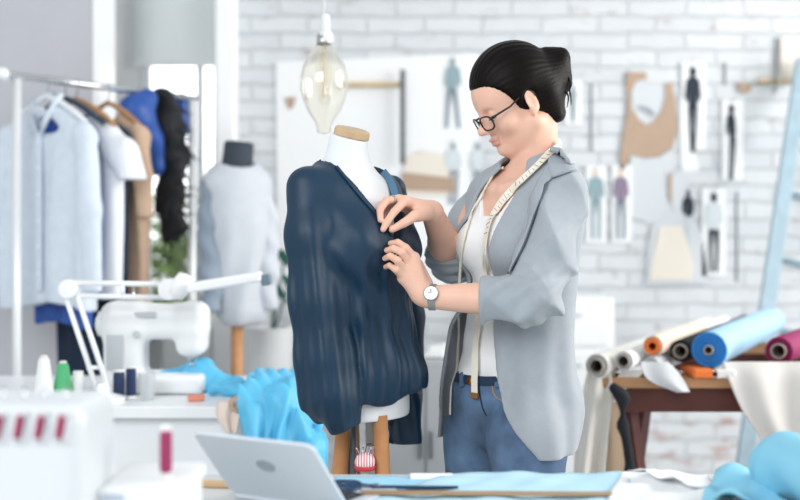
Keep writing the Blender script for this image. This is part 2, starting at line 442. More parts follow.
# roller blind, pulled part of the way down
bl = thing('roller_blind', 'white roller blind pulled part way down in front of the window', 'blind', (cxw, YW - 0.02, 2.7))
BL = mat('blind_fabric', '#f4f6f6', 0.9, bump=0.1, bscale=300)
_tr = BL.node_tree.nodes.new('ShaderNodeBsdfTranslucent'); _tr.inputs[0].default_value = (0.9, 0.93, 0.93, 1); _mx = BL.node_tree.nodes.new('ShaderNodeMixShader'); _mx.inputs[0].default_value = 0.8
BL.node_tree.links.new(BL.node_tree.nodes['Principled BSDF'].outputs[0], _mx.inputs[1]); BL.node_tree.links.new(_tr.outputs[0], _mx.inputs[2]); BL.node_tree.links.new(_mx.outputs[0], BL.node_tree.nodes['Material Output'].inputs[0])
MB().sheet(lambda u, v: V(wx0 - 0.01 + (ww + 0.02) * u, YW - 0.035, 2.72 - v * (2.72 - PZ(64, YW - .035))), 4, 6).build('blind_cloth', BL, bl, solid=0.003)
MB().box((cxw, YW - 0.035, PZ(64, YW - .035)), (ww + 0.02, 0.016, 0.022)).build('bottom_bar', WHITE, bl, bevel=0.004)
MB().lathe([(0.025, 0), (0.025, ww + 0.02)], (wx0 - 0.01, YW - 0.035, 2.74), (1, 0, 0), 16).build('roller', WHITE, bl, smooth=False)
# greenery outside the window: a bush with leaves, standing on the ground outside
def leafy(name, label, c, r, n, seed, m):
    rn = random.Random(seed); t = thing(name, label, 'bush', (c[0], c[1], 0))
    st = MB()
    for k in range(7):
        a = rn.uniform(0, 6.28); st.tube([V(c[0], c[1], 0), V(c[0] + 0.3 * r[0] * math.cos(a), c[1] + 0.3 * r[1] * math.sin(a), c[2] * 0.6), V(c[0] + 0.7 * r[0] * math.cos(a), c[1] + 0.7 * r[1] * math.sin(a), c[2] + r[2] * rn.uniform(-.3, .6))], [0.02, 0.014, 0.006], 6)
    st.build('stem', mat('bark', '#6b5a48', 0.9), t)
    mb = MB()
    for _ in range(n):
        p = V(*[c[i] + r[i] * rn.gauss(0, 0.45) for i in range(3)]); p.z = max(p.z, 0.05)
        d = V(rn.uniform(-1, 1), rn.uniform(-1, 1), rn.uniform(-.6, 1)).normalized(); q = d.orthogonal().normalized(); s = rn.uniform(0.04, 0.09)
        mb.add([p, p + d * s * 0.5 + q * s * 0.22, p + d * s, p + d * s * 0.5 - q * s * 0.22], [(0, 1, 2, 3)])
    f = mb.build('foliage', m, t, fixn=False); f['kind'] = 'stuff'
leafy('garden_bush', 'green leafy bush outside the window behind the rack', (-1.25, 7.2, 1.0), (0.55, 0.3, 0.45), 2600, 2, mat('leaf_green', '#7f9a52', 0.6, noise=0.4, nscale=8))

# ================================================================== CAMERA AND LIGHT
cam = bpy.data.cameras.new('camera'); co = bpy.data.objects.new('camera', cam); COL.objects.link(co); SC.camera = co
co.location = EYE; co.rotation_euler = (math.pi / 2, 0, 0)
cam.sensor_width = 36; cam.lens = FPX / 800 * 36
cam.shift_y = -(250 - HZ) / 800
cam.dof.use_dof = True; cam.dof.focus_distance = 2.64; cam.dof.aperture_fstop = 2.0
cam.clip_start = 0.05
SC.view_settings.view_transform = 'Standard'; SC.view_settings.look = 'None'; SC.view_settings.gamma = 1
SC.view_settings.exposure = 0.10
wd = bpy.data.worlds.new('sky'); SC.world = wd; wd.use_nodes = True
bg = wd.node_tree.nodes['Background']; bg.inputs[0].default_value = (0.94, 0.975, 1.0, 1); bg.inputs[1].default_value = 0.62
_w = wd.node_tree; _tc = _w.nodes.new('ShaderNodeTexCoord'); _sx = _w.nodes.new('ShaderNodeSeparateXYZ'); _mr = _w.nodes.new('ShaderNodeMapRange')
_w.links.new(_tc.outputs['Generated'], _sx.inputs[0]); _w.links.new(_sx.outputs['Y'], _mr.inputs['Value'])
_mr.inputs['From Min'].default_value = 0.70; _mr.inputs['From Max'].default_value = 0.97; _mr.inputs['To Min'].default_value = 0.62; _mr.inputs['To Max'].default_value = 3.2     # the sky is brighter on the window side
_w.links.new(_mr.outputs[0], bg.inputs[1])
def area(name, loc, target, size, power, col=(1, 1, 1)):
    l = bpy.data.lights.new(name, 'AREA'); l.shape = 'RECTANGLE'; l.size, l.size_y = size; l.energy = power; l.color = col
    o = bpy.data.objects.new(name, l); COL.objects.link(o); o.location = loc
    o.rotation_euler = (Vector(target) - Vector(loc)).to_track_quat('-Z', 'Y').to_euler(); return o
area('daylight_right', (4.2, 3.0, 2.4), (0.2, 3.0, 1.2), (3.2, 2.2), 200, (1.0, 0.98, 0.95))
area('fill_front_left', (-1.5, -0.4, 2.7), (-0.5, 4.0, 1.3), (2.6, 1.6), 85, (0.95, 0.98, 1.0))  # added fill light, unseen behind the camera; brightens the window bay

# ================================================================== PINNED ON THE WALL
PAPER = mat('drawing_paper', '#eef0f1', 0.8)
INKD = mat('dark_ink', '#2b3440', 0.8); INKT = mat('teal_ink', '#8fa6ad', 0.8); INKG = mat('grey_ink', '#9aa3aa', 0.8); INKP = mat('plum_ink', '#8a7d92', 0.8)
INKB = mat('blue_grey_ink', '#7d8c98', 0.8); SKINP = mat('paper_skin_tone', '#e2ccc0', 0.8); INKL = mat('light_wash', '#cfd8dc', 0.8)
TANC = mat('tan_card', '#b49c88', 0.8, noise=0.05, nscale=10); CREAMC = mat('cream_card', '#e6dfd3', 0.85); WHITEC = mat('white_card', '#eceff1', 0.85); GREYC = mat('pale_grey_card', '#cfd4d8', 0.85)
def flat(poly_px, y, th, name, m, parent=None):
    """a flat piece on the wall: outline in photo pixels, th thick, its face at y"""
    mb = MB(); mb.prism([(PX(x, y), PZ(z, y)) for x, z in poly_px], th, Matrix.Translation((0, y + th / 2, 0))); return mb.build(name, m, parent)
def ell_px(cx, cy, rx, ry, n=14): return [(cx + rx * math.cos(6.2832 * k / n), cy + ry * math.sin(6.2832 * k / n)) for k in range(n)]
YP = YB - 0.012
PINM = mat('pin_steel', '#b9bec2', 0.3, 0.8)
def pin(px, py, parent):
    return MB().lathe([(0.0015, -0.012), (0.0015, 0.02), (0.004, 0.021), (0.004, 0.026)], (PX(px, YB), YB, PZ(py, YB)), (0, -1, 0), 8).build('push_pin', PINM, parent)
def sketch(label, x0, y0, x1, y1, cx, top, bot, w, top_m, leg_m, head_m, pose=0.0, paper=True, stance=0.5):
    t = thing('fashion_sketch', label, 'drawing', (PX(cx, YP), YB, PZ((y0 + y1) / 2, YP)), 'fashion sketches pinned to the brick wall')
    if paper: flat([(x0, y0), (x1, y0), (x1, y1), (x0, y1)], YP, 0.004, 'paper', PAPER, t)
    y = YP - 0.0035; H = bot - top; h = H / 8.2; d = pose
    flat(ell_px(cx + d * 0.3, top + h * 0.55, h * 0.33, h * 0.52), y, 0.002, 'drawn_head', head_m, t)
    ty, hy, ky = top + h * 1.35, top + h * 3.9, top + h * 5.8
    flat([(cx - w * .16, top + h * 1.0), (cx + w * .16, top + h * 1.0), (cx + w * .5, ty), (cx + w * .62, ty + h * 1.6), (cx + w * .42, ty + h * 2.2), (cx + w * .36, ty + h * .9), (cx + w * .3 + d, hy), (cx - w * .3 + d, hy), (cx - w * .36, ty + h * .9), (cx - w * .42, ty + h * 2.2), (cx - w * .62, ty + h * 1.6), (cx - w * .5, ty)], y, 0.002, 'drawn_top', top_m, t)
    for s in (-1, 1):
        flat([(cx + d + s * 0.2, hy - 1), (cx + d + s * w * .36, hy - 1), (cx + d * .6 + s * w * (.16 + stance * .25) + s * w * .1, ky), (cx + s * w * stance * .62 + s * w * .08, bot), (cx + s * w * stance * .62 - s * w * .12, bot), (cx + d * .6 + s * w * (.16 + stance * .25) - s * w * .12, ky)], y, 0.002, 'drawn_leg', leg_m, t)
    pin(cx, y0 + 2, t)
    return t
# large white board behind them on the left
pb = MB(); y = YB - 0.008
tag(flat([(276, 62), (479, 54), (481, 300), (278, 300)], YB - 0.008, 0.007, 'hanging_paper_sheet', PAPER), 'large white paper sheet on the wall behind the mannequin', 'paper')
sketch('grey ink sketch of a striding figure left of the woman’s head', 441, 52, 466, 132, 453, 57, 128, 13, INKT, INKB, INKG, -1, False, 0.8)
sketch('sketch of a figure in a grey skirt left of the jacket, below the striding figure', 440, 138, 467, 212, 453, 142, 204, 14, INKL, INKG, INKG, 1, False, 0.3)
sketch('faint grey figure sketch with plain top, nearest the jacket lapel', 468, 138, 487, 212, 478, 142, 205, 12, INKL, INKT, INKG, 0, False, 0.3)
sketch('sketch of a figure with pale teal top beside the plum one', 586, 165, 606, 243, 596, 168, 239, 14, INKT, INKT, SKINP, 0, True, 0.4)
sketch('sketch of a figure with plum top under the tan pattern', 612, 165, 632, 243, 621, 168, 239, 13, INKP, INKB, SKINP, 0, True, 0.4)
sketch('dark suited figure sketch pinned highest, right of the tan pattern', 682, 62, 706, 150, 693, 66, 152, 13, INKD, INKD, INKD, 0, True, 0.12)
sk = sketch('near black profile figure sketch leaning back, right of the dark suited one', 722, 100, 744, 180, 731, 104, 180, 8, INKD, INKD, INKD, 2, True, 0.25)
sketch('small dark figure sketch half hidden beside the head shaped pattern', 680, 186, 699, 250, 688, 190, 246, 10, INKD, INKL, INKD, 1, False, 0.2)
sketch('sketch of a man with pale shirt and dark trousers, lowest on the right', 702, 188, 726, 276, 714, 192, 272, 15, INKL, INKD, INKD, 0, True, 0.3)
sketch('tiny dark figure sketch just right of the woman’s bun', 565, 80, 582, 125, 573, 84, 122, 6, INKG, INKB, INKB, 0, True, 0.1)
# garment patterns
def pattern(label, parts, name='paper_pattern', cat='pattern'):
    xs = [p[0] for q in parts for p in q[1]]; zs = [p[1] for q in parts for p in q[1]]
    t = thing(name, label, cat, (PX(sum(xs) / len(xs), YP), YB, PZ(sum(zs) / len(zs), YP)))
    for i, (nm, poly, m, dy) in enumerate(parts): flat(poly, YP - dy, 0.004, nm, m, t)
    q = parts[0][1]; k = min(range(len(q)), key=lambda i: q[i][1]); cxp = sum(p[0] for p in q) / len(q); pin(q[k][0] * 0.85 + cxp * 0.15, q[k][1] + 2.5, t)
    return t
heart = [(637, 84), (645, 80), (655, 81), (664, 84), (666, 96), (662, 110), (655, 120), (647, 125), (639, 118), (633, 108), (632, 94)]
pattern('tan card bodice pattern with scooped neck hanging on the wall', [
    ('pattern_card', [(626, 72), (646, 72), (647, 79), (637, 80), (631, 92), (632, 108), (639, 119), (647, 125), (655, 120), (662, 110), (666, 96), (665, 83), (672, 82), (675, 100), (678, 130), (672, 148), (660, 156), (645, 158), (630, 155), (624, 170), (620, 168), (622, 140), (628, 110)], TANC, 0.0),
    ('sketch_note', [(632, 83), (668, 83), (668, 128), (632, 128)], GREYC, -0.006), ('drawn_line', [(640, 105), (650, 108), (655, 114), (653, 116), (646, 110), (639, 107)], INKG, 0.004)])
pattern('pale grey card body pattern hanging below the tan bodice', [('pattern_card', [(630, 150), (644, 159), (660, 157), (674, 147), (676, 215), (655, 225), (632, 218)], GREYC, -0.004)])
pattern('white sleeve pattern strip hanging between tan bodice and dark suited figure', [('pattern_card', [(680, 92), (686, 92), (694, 150), (700, 170), (682, 172), (679, 130)], WHITEC, -0.004)])
hb = [(668, 176), (674, 170), (684, 170), (690, 178), (690, 196), (686, 206), (684, 214), (696, 222), (702, 236), (706, 262), (708, 284), (646, 284), (648, 250), (652, 226), (664, 216), (674, 211), (671, 202), (668, 192)]
pattern('white card pattern shaped like head and shoulders, low on the wall', [
    ('pattern_card', hb, GREYC, 0.0), ('tan_strip', [(668, 176), (672, 172), (672, 204), (669, 196)], TANC, 0.005),
    ('cream_shape', [(660, 226), (682, 226), (690, 250), (694, 266), (692, 280), (650, 280), (652, 262)], CREAMC, 0.005)])
pattern('small tan card scrap pinned right of the dark suited figure', [('pattern_card', [(738, 82), (752, 84), (750, 92), (742, 93), (738, 90)], TANC, 0)])
pattern('small tan card triangle pinned left of the hanging bulb', [('pattern_card', [(284, 98), (296, 96), (294, 106), (289, 110)], TANC, 0)])
pattern('rounded cream card pattern on the wall beside the mannequin shoulder', [('pattern_card', [(404, 158), (420, 150), (438, 152), (450, 162), (456, 180), (455, 196), (404, 196)], CREAMC, 0.002), ('tan_band', [(402, 172), (454, 178), (455, 192), (402, 190)], TANC, 0.007)])
# wooden rods and set squares on the wall
WOODL = mat('pale_wood', '#cdb893', 0.6, noise=0.2, nscale=25); DARKR = mat('dark_rod', '#5a6066', 0.5)
t = thing('wooden_square', 'tan wooden stick with a dark upright rod on the wall behind the mannequin', 'square', (PX(380, 5.56), YB, PZ(85, 5.56)))
MB().box((PX(372, 5.56), 5.585, PZ(84, 5.56)), (PX(401, 5.56) - PX(344, 5.56), 0.05, 0.022)).build('stick', WOODL, t, bevel=0.003)
MB().box((PX(402.5, 5.56), 5.55, PZ(117, 5.56)), (0.022, 0.016, 0.42)).build('rod', DARKR, t, bevel=0.003)
t = thing('wooden_shelf_rail', 'short tan wooden rail with dark hook, top right on the wall', 'rail', (PX(778, 5.5), YB, PZ(80, 5.5)))
MB().box((PX(778, 5.54), 5.57, PZ(80, 5.54)), (0.165, 0.05, 0.016)).build('rail', WOODL, t, bevel=0.003)
MB().tube([V(PX(775.5, 5.53), 5.535, PZ(38, 5.53)), V(PX(775.5, 5.53), 5.535, PZ(92, 5.53))], 0.004, 6).build('hook', DARKR, t)
tag(MB().box((PX(795, 5.57), 5.59, PZ(55, 5.57)), (0.12, 0.03, 0.17)).build('cream_swatch', CREAMC), 'cream fabric swatch at the top right corner of the wall', 'swatch')
for i, (px, a, b, lab) in enumerate([(726, 62, 84, 'short dark rod on the wall right of the dark suited figure'), (592, 84, 150, 'thin dark rod on the wall right of the bun'), (738, 192, 282, 'thin grey rod on the wall right of the man sketch')]):
    tag(MB().tube([V(PX(px, 5.58), 5.597, PZ(a, 5.58)), V(PX(px, 5.58), 5.597, PZ(b, 5.58))], 0.0055, 8).build('wall_rod', mat('grey_rod', '#8d949a', 0.5)), lab, 'rod')
tag(flat([(98, 20), (106, 10), (116, 30), (118, 78), (99, 80)], YW - 0.01, 0.013, 'paper_pattern', mat('ivory_card', '#e9e8e2', 0.9)), 'ivory card pattern on the plaster wall above the clothes rail', 'pattern')

# ================================================================== PENDANT LAMP
t = thing('pendant_lamp', 'big clear glass bulb hanging on a thin cable', 'lamp', (PX(324, 3.4), 3.4, PZ(0, 3.4)))
YL = 3.4; xl = PX(324, YL)
MB().tube([V(xl, YL, 3.4), V(xl, YL, PZ(18, YL))], 0.0028, 8).build('cable', WHITE, t, smooth=True)
MB().lathe([(0.004, 0), (0.012, -.004), (0.014, -.05), (0.02, -.052), (0.021, -.075), (0.014, -.08)], (xl + 0.004, YL, PZ(14, YL)), (0, 0, 1), 16).build('lamp_holder', mat('white_ceramic', '#eef0f0', 0.25), t, smooth=True)
zb = PZ(38, YL); k = 1 / 367.0
prof = [(6, 0), (7, -5), (10, -10), (16, -18), (21, -28), (23.5, -40), (23.5, -50), (21, -62), (15.5, -74), (9, -83), (7, -88), (6.5, -94), (0.3, -96)]
GLASSB = mat('bulb_glass', '#fefcf6', 0.02, trans=1.0)
o = MB().lathe([(r * k, h * k) for r, h in prof], (xl, YL, zb), (0, 0, 1), 32).build('bulb', GLASSB, t, smooth=True, solid=0.0012)
MB().lathe([(7.2 * k, 2 * k), (7.6 * k, -6 * k), (6.6 * k, -7 * k), (6.4 * k, 4 * k)], (xl, YL, zb), (0, 0, 1), 20).build('bulb_cap', mat('steel_cap', '#c9c9c6', 0.3, 0.9), t, smooth=True)
mb = MB()
mb.tube([V(xl, YL, zb), V(xl, YL, zb - 60 * k)], 0.003, 8)
for a in range(6):
    c, s_ = math.cos(a * 1.047), math.sin(a * 1.047)
    mb.tube([V(xl + c * .004, YL + s_ * .004, zb - 14 * k), V(xl + c * .02, YL + s_ * .02, zb - 24 * k), V(xl + c * .012, YL + s_ * .012, zb - 66 * k)], 0.0012, 6)
mb.build('filament', mat('filament_gold', '#e6dcc4', 0.4, 0.3), t)
# ================================================================== PERSON
def frame2(fx, fy):
    n = math.hypot(fx, fy); fx, fy = fx / n, fy / n
    return Vector((-fy, fx, 0)), Vector((fx, fy, 0))       # left, forward
SL = P(560, 194, 2.64); SR = P(490, 200, 2.86)
LT, FT = frame2(-0.85, -0.527)                              # chest
LH, FH = frame2(-0.72, -0.69)                               # hips
Z = Vector((0, 0, 1))
RT = np.array(basis(LT, FT, Z)); RH = np.array(basis(LH, FH, Z))
CS = (SL + SR) / 2
def T(l, f, z): return V(CS.x, CS.y, 0) + LT * l + FT * f + Z * z          # chest frame
HC = V(PX(513, 2.76), 2.76, 0)
def H(l, f, z): return HC + LH * l + FH * f + Z * z                        # hip frame
WA = (T(0, 0, 0) + H(0, 0, 0)) / 2 + V(-0.005, 0, 0)
LM, FM = frame2(-0.8, -0.6); RM = np.array(basis(LM, FM, Z))
ELB_L = P(534, 300, 2.54); WRI_L = P(427, 297, 2.575)
ELB_R = P(452, 260, 2.88); WRI_R = P(432, 212, 2.70)
NECK = T(0, -0.030, 1.365)

# head frame
ps, th = math.radians(15), math.radians(23)
HF = V(-math.cos(ps) * math.cos(th), -math.sin(ps) * math.cos(th), -math.sin(th))
HS = V(math.sin(ps), -math.cos(ps), 0); HU = HF.cross(HS).normalized()
RHD = np.array(basis(HF, HS, HU)); K = 0.93
E0 = P(520, 106, 2.77)
def HD(f, s, u): return E0 + HF * (f * K) + HS * (s * K) + HU * (u * K)
def hr(*r): return [x * K for x in r]

def torso(g, o):
    """the trunk, grown by o"""
    g.ell(H(-0.004, -0.005, 0.86), (0.146 + o, 0.104 + o, 0.13 + o), RH, 0.03)
    for s in (-1, 1): g.ell(H(s * 0.058, -0.035, 0.83), (0.062 + o, 0.066 + o, 0.085 + o), RH, 0.03)
    g.ell(WA + Z * 1.0, (0.128 + o, 0.09 + o, 0.16 + o), RM, 0.05)
    g.ell(T(0, 0, 1.17), (0.125 + o, 0.088 + o, 0.16 + o), RT, 0.05)
    g.ell(T(0, -0.005, 1.27), (0.135 + o, 0.085 + o, 0.085 + o), RT, 0.05)
    for s in (-1, 1): g.ell(T(s * 0.058, 0.07, 1.205), (0.055 + o, 0.052 + o, 0.055 + o), RT, 0.03)
    g.cone(SL - LT * 0.02, SR + LT * 0.02, 0.042 + o, 0.042 + o, 0.05)
    for sh in (SL, SR): g.cone(NECK + Z * 0.012, sh + Z * 0.0 + (NECK - sh) * 0.2, 0.036 + o, 0.036 + o, 0.04)
HIPJ = {1: P(527, 432, 2.67), -1: P(477, 432, 2.83)}
KNEE = {1: V(HIPJ[1].x + 0.005, HIPJ[1].y - 0.01, 0.44), -1: V(HIPJ[-1].x - 0.01, HIPJ[-1].y - 0.02, 0.44)}
ANK = {1: V(HIPJ[1].x + 0.01, HIPJ[1].y + 0.03, 0.08), -1: V(HIPJ[-1].x - 0.01, HIPJ[-1].y + 0.02, 0.08)}
def legs(g, o, which=(1, -1)):
    for s in which:
        r = 0.078 if s == 1 else 0.066
        g.cone(H(s * 0.075, 0, 0.86), HIPJ[s] + V(0, 0, -0.02), 0.070 + o, r + o, 0.02)
        g.cone(HIPJ[s], KNEE[s], r + o, 0.055 + o, 0.02); g.cone(KNEE[s], KNEE[s] * 0.55 + ANK[s] * 0.45, 0.054 + o, 0.05 + o, 0.02)
        g.cone(KNEE[s] * 0.55 + ANK[s] * 0.45, ANK[s], 0.05 + o, 0.036 + o, 0.02)

# ------------------------------------------------------------------ body: one continuous skin
allp = [T(-.2, 0, 1), T(.2, .2, 1), HD(.15, .1, .1), HD(-.12, -.1, .1), WRI_L, WRI_R]
lo = V(-0.06, 2.44, 0.0); hi = V(0.47, 3.02, 1.66)
g = SDF(lo, hi, 0.003)
torso(g, 0); legs(g, 0)
for s in (1, -1):
    toe = ANK[s] + FH * 0.15; toe.z = 0.032
    g.cone(ANK[s] + V(0, 0, -0.03), toe, 0.04, 0.03, 0.03); 
# arms
g.cone(SL, SL + (ELB_L - SL) * 0.45, 0.046, 0.042, 0.03); g.cone(SL + (ELB_L - SL) * 0.45, ELB_L, 0.042, 0.034, 0.02)
FML = ELB_L.lerp(WRI_L, 0.35)
g.cone(ELB_L, FML, 0.035, 0.036, 0.02); g.cone(FML, WRI_L, 0.036, 0.0235, 0.02)
g.cone(SR, ELB_R, 0.046, 0.036, 0.03); FMR = ELB_R.lerp(WRI_R, 0.35)
g.cone(ELB_R, FMR, 0.035, 0.036, 0.02); g.cone(FMR, WRI_R, 0.036, 0.0235, 0.02)
# neck
g.cone(HD(-0.040, 0, -0.03), NECK - FT * 0.008 - Z * 0.02, 0.040, 0.046, 0.010)
g.cone(HD(-0.040, 0.034, -0.03), T(0.010, 0.026, 1.325), 0.011, 0.008, 0.012); g.cone(HD(-0.040, -0.034, -0.03), T(-0.010, 0.026, 1.325), 0.011, 0.008, 0.012)
for s in (-1, 1): g.cone(T(s * 0.015, 0.066, 1.325), T(s * 0.11, 0.02, 1.345), 0.012, 0.012, 0.02)
# head
g.ell(HD(-0.008, 0, 0.052), hr(0.097, 0.075, 0.084), RHD, 0.02)
g.ell(HD(0.042, 0, -0.010), hr(0.055, 0.057, 0.078), RHD, 0.03)
g.ell(HD(0.064, 0, 0.05), hr(0.032, 0.056, 0.05), RHD, 0.03)
for s in (-1, 1):
    g.cone(HD(0.0, s * 0.052, -0.045), HD(0.06, s * 0.014, -0.080), 0.017 * K, 0.014 * K, 0.03)
    g.ell(HD(0.062, s * 0.042, -0.022), hr(0.022, 0.022, 0.02), RHD, 0.02)       # cheeks
g.ell(HD(0.071, 0, -0.080), hr(0.022, 0.02, 0.016), RHD, 0.012)                  # chin
for s in (-1, 1): g.ell(HD(0.094, s * 0.031, 0.008), hr(0.016, 0.018, 0.013), RHD, 0.012, cut=True)
g.cone(HD(0.089, 0, 0.018), HD(0.110, 0, -0.020), 0.0075 * K, 0.0095 * K, 0.012)
g.ell(HD(0.113, 0, -0.022), hr(0.010, 0.0105, 0.009), RHD, 0.008)
for s in (-1, 1): g.ell(HD(0.100, s * 0.012, -0.026), hr(0.009, 0.007, 0.0075), RHD, 0.006)
g.ell(HD(0.093, 0, -0.0495), hr(0.011, 0.021, 0.0055), RHD, 0.006); g.ell(HD(0.090, 0, -0.060), hr(0.011, 0.019, 0.0065), RHD, 0.006)
g.ell(HD(0.103, 0, -0.0545), hr(0.008, 0.024, 0.0013), RHD, 0.003, cut=True)
for s in (-1, 1): g.ell(HD(0.0775, s * 0.031, 0.009), hr(0.0155, 0.0165, 0.0125), RHD, 0.004)    # lowered lids
for s in (-1, 1):                                                             # ears
    Re = RHD @ np.array(Matrix.Rotation(s * 0.35, 3, 'Z')) @ np.array(Matrix.Rotation(0.2, 3, 'Y'))
    g.ell(HD(-0.004, s * 0.073, 0.004), hr(0.017, 0.007, 0.029), Re, 0.006)
    g.ell(HD(0.0, s * 0.080, 0.008), hr(0.010, 0.006, 0.018), Re, 0.006, cut=True)
    g.ell(HD(0.002, s * 0.071, -0.020), hr(0.008, 0.006, 0.010), Re, 0.006)
# hands ---------------------------------------------------------------
def finger(pts, r0, r1):
    n = len(pts); g.chain(pts, [r0 + (r1 - r0) * i / (n - 1) for i in range(n)], 0.002)
# right hand, reaching from above, pinching the cloth with thumb and first fingers
RHc = [P(405, 201, 2.632), P(399, 199, 2.648), P(396, 202, 2.668), P(397, 206, 2.686)]    # index .. little knuckles
for q in RHc: g.cone(WRI_R, q, 0.018, 0.0105, 0.012)
g.cone(RHc[0], RHc[3], 0.0115, 0.010, 0.008)
finger([RHc[0], P(394, 212, 2.605), P(387, 222, 2.590), P(383, 229.5, 2.586)], 0.0096, 0.0066)
finger([RHc[1], P(386, 201, 2.618), P(380, 210, 2.598), P(380.5, 220, 2.592)], 0.0096, 0.0068)
finger([RHc[2], P(384, 203, 2.645), P(379.5, 210, 2.620), P(381, 217, 2.606)], 0.0090, 0.0066)
finger([RHc[3], P(387, 206, 2.668), P(383, 212, 2.645), P(384, 218, 2.630)], 0.0080, 0.006)
g.cone(P(426, 213, 2.668), P(414, 216.5, 2.618), 0.017, 0.0125, 0.012)
finger([P(414, 216.5, 2.618), P(404, 223, 2.598), P(392, 229.5, 2.595)], 0.0116, 0.0075)
# left hand, back of the hand towards us, fingers pointing up to the cloth
LHc = [P(414, 258, 2.582), P(409, 264, 2.572), P(405, 271, 2.567), P(403, 278, 2.572)]
for q in LHc: g.cone(WRI_L + V(-0.012, 0, 0.008), q, 0.0185, 0.0115, 0.012)
g.cone(LHc[0], LHc[3], 0.0115, 0.010, 0.008)
finger([LHc[0], P(406, 248, 2.572), P(398, 242.5, 2.582), P(390.5, 243.5, 2.593)], 0.0092, 0.0066)
finger([LHc[1], P(402, 252, 2.556), P(393.5, 248.5, 2.566), P(387, 250.5, 2.578)], 0.0092, 0.0068)
finger([LHc[2], P(397.5, 260.5, 2.548), P(390, 256, 2.558), P(385, 258.5, 2.573)], 0.0088, 0.0064)
finger([LHc[3], P(396, 270, 2.55), P(389.5, 265.5, 2.562), P(385.5, 267, 2.579)], 0.0078, 0.0058)
g.cone(P(425, 284, 2.595), P(418, 265, 2.612), 0.017, 0.012, 0.012)
finger([P(418, 265, 2.612), P(408, 252, 2.618), P(396, 243, 2.620)], 0.0115, 0.0078)
SKIN = mat('skin', '#eabda7', 0.48, noise=0.06, nscale=14, sss=0.15, spec=0.35)
LIP = mat('lips', '#d59d8f', 0.45); 
Ri = np.linalg.inv(RHD); e0 = np.array(E0)
def face_mats(c):
    q = (c - e0) @ RHD / K
    f, s, u = q[:, 0], q[:, 1], q[:, 2]
    return np.where((f > 0.086) & (np.abs(s) < 0.022) & (u < -0.0455) & (u > -0.0655), 1, 0)
person = thing('person', 'woman with dark bun, glasses and grey blazer, pinning the blouse on the mannequin', 'person', (HC.x, HC.y, 0))
body = g.build('body', [SKIN, LIP], person, relax=1, matfn=face_mats)

# eyes, lashes, brows, hair
mb = MB()
EYEM = mat('eye_white', '#f3efec', 0.2); IRIS = mat('iris_brown', '#4a3326', 0.2)
HAIRM = mat('dark_brown_hair', '#0f0908', 0.5, noise=0.35, nscale=40, spec=0.15)
for s in (-1, 1):
    e = MB().lathe([(0.0118 * K * math.sin(a), -0.0118 * K * math.cos(a)) for a in np.linspace(0.01, 3.13, 14)], HD(0.0808, s * 0.031, 0.0035), HF * 0.75 - HU * 0.66, 18).build('eye', [EYEM, IRIS], person, smooth=True)
    for p in e.data.polygons:
        if p.center.dot((HF * 0.75 - HU * 0.66).normalized()) - HD(0.0808, s * 0.031, 0.0035).dot((HF * 0.75 - HU * 0.66).normalized()) > 0.0098 * K: p.material_index = 1
    MB().tube([HD(0.088, s * 0.017, 0.003), HD(0.0945, s * 0.028, -0.001), HD(0.0925, s * 0.040, -0.001), HD(0.083, s * 0.048, 0.002)], [0.0008, 0.0014, 0.0016, 0.0008], 6).build('eyelash', HAIRM, person, smooth=True)
    MB().tube([HD(0.0925, s * 0.012, 0.026), HD(0.0945, s * 0.026, 0.031), HD(0.087, s * 0.042, 0.031), HD(0.074, s * 0.053, 0.025)], [0.002, 0.0032, 0.0028, 0.001], 8).build('eyebrow', HAIRM, person, smooth=True)
g = SDF(E0 + V(-0.16, -0.15, -0.12), E0 + V(0.16, 0.15, 0.19), 0.003)
g.ell(HD(-0.004, 0, 0.058), hr(0.106, 0.086, 0.100), RHD, 0.01)
g.ell(HD(-0.062, 0, 0.02), hr(0.05, 0.066, 0.062), RHD, 0.03)
# hairline: the face is left free
g.ell(HD(0.112, 0, -0.010), hr(0.082, 0.3, 0.086), RHD, 0.012, cut=True)
g.ell(HD(0.062, 0, -0.088), hr(0.09, 0.3, 0.088), RHD, 0.012, cut=True)
for s in (-1, 1): g.cone(HD(0.002, s * 0.09, -0.02), HD(-0.006, s * 0.085, 0.014), 0.020 * K, 0.018 * K, 0.01, cut=True)
for s in (-1, 1): g.cone(HD(-0.052, s * 0.036, 0.0), HD(-0.064, s * 0.026, -0.048), 0.036 * K, 0.022 * K, 0.02)
g.cone(HD(-0.075, 0, 0.0), HD(-0.080, 0, -0.05), 0.035 * K, 0.022 * K, 0.02)
g.ell(HD(-0.04, 0, -0.145), hr(0.09, 0.3, 0.072), RHD, 0.01, cut=True)
# bun
BN = P(552, 73, 2.78)
g.ell(BN, (0.040, 0.042, 0.048), None, 0.02)
g.cone(P(548, 58, 2.78), P(560, 57, 2.78), 0.025, 0.022, 0.012); g.cone(P(560, 62, 2.77), P(566, 84, 2.78), 0.018, 0.012, 0.015)
g.cone(P(556, 84, 2.79), P(554, 104, 2.79), 0.026, 0.01, 0.02)
g.cone(P(535, 78, 2.80), P(530, 100, 2.80), 0.03, 0.02, 0.03)
def strands(X, Y, Zz):
    x = (X - E0.x) * RHD[0, 1] + (Y - E0.y) * RHD[1, 1] + (Zz - E0.z) * RHD[2, 1]
    u = (X - E0.x) * RHD[0, 2] + (Y - E0.y) * RHD[1, 2] + (Zz - E0.z) * RHD[2, 2]
    a = np.arctan2(x, u - 0.02)
    return 0.0007 * np.sin(a * 46 + 1.5 * np.sin(X * 40))
g.disp(strands)
hair = g.build('hair', HAIRM, person, relax=1)
mb = MB(); rn = random.Random(8)
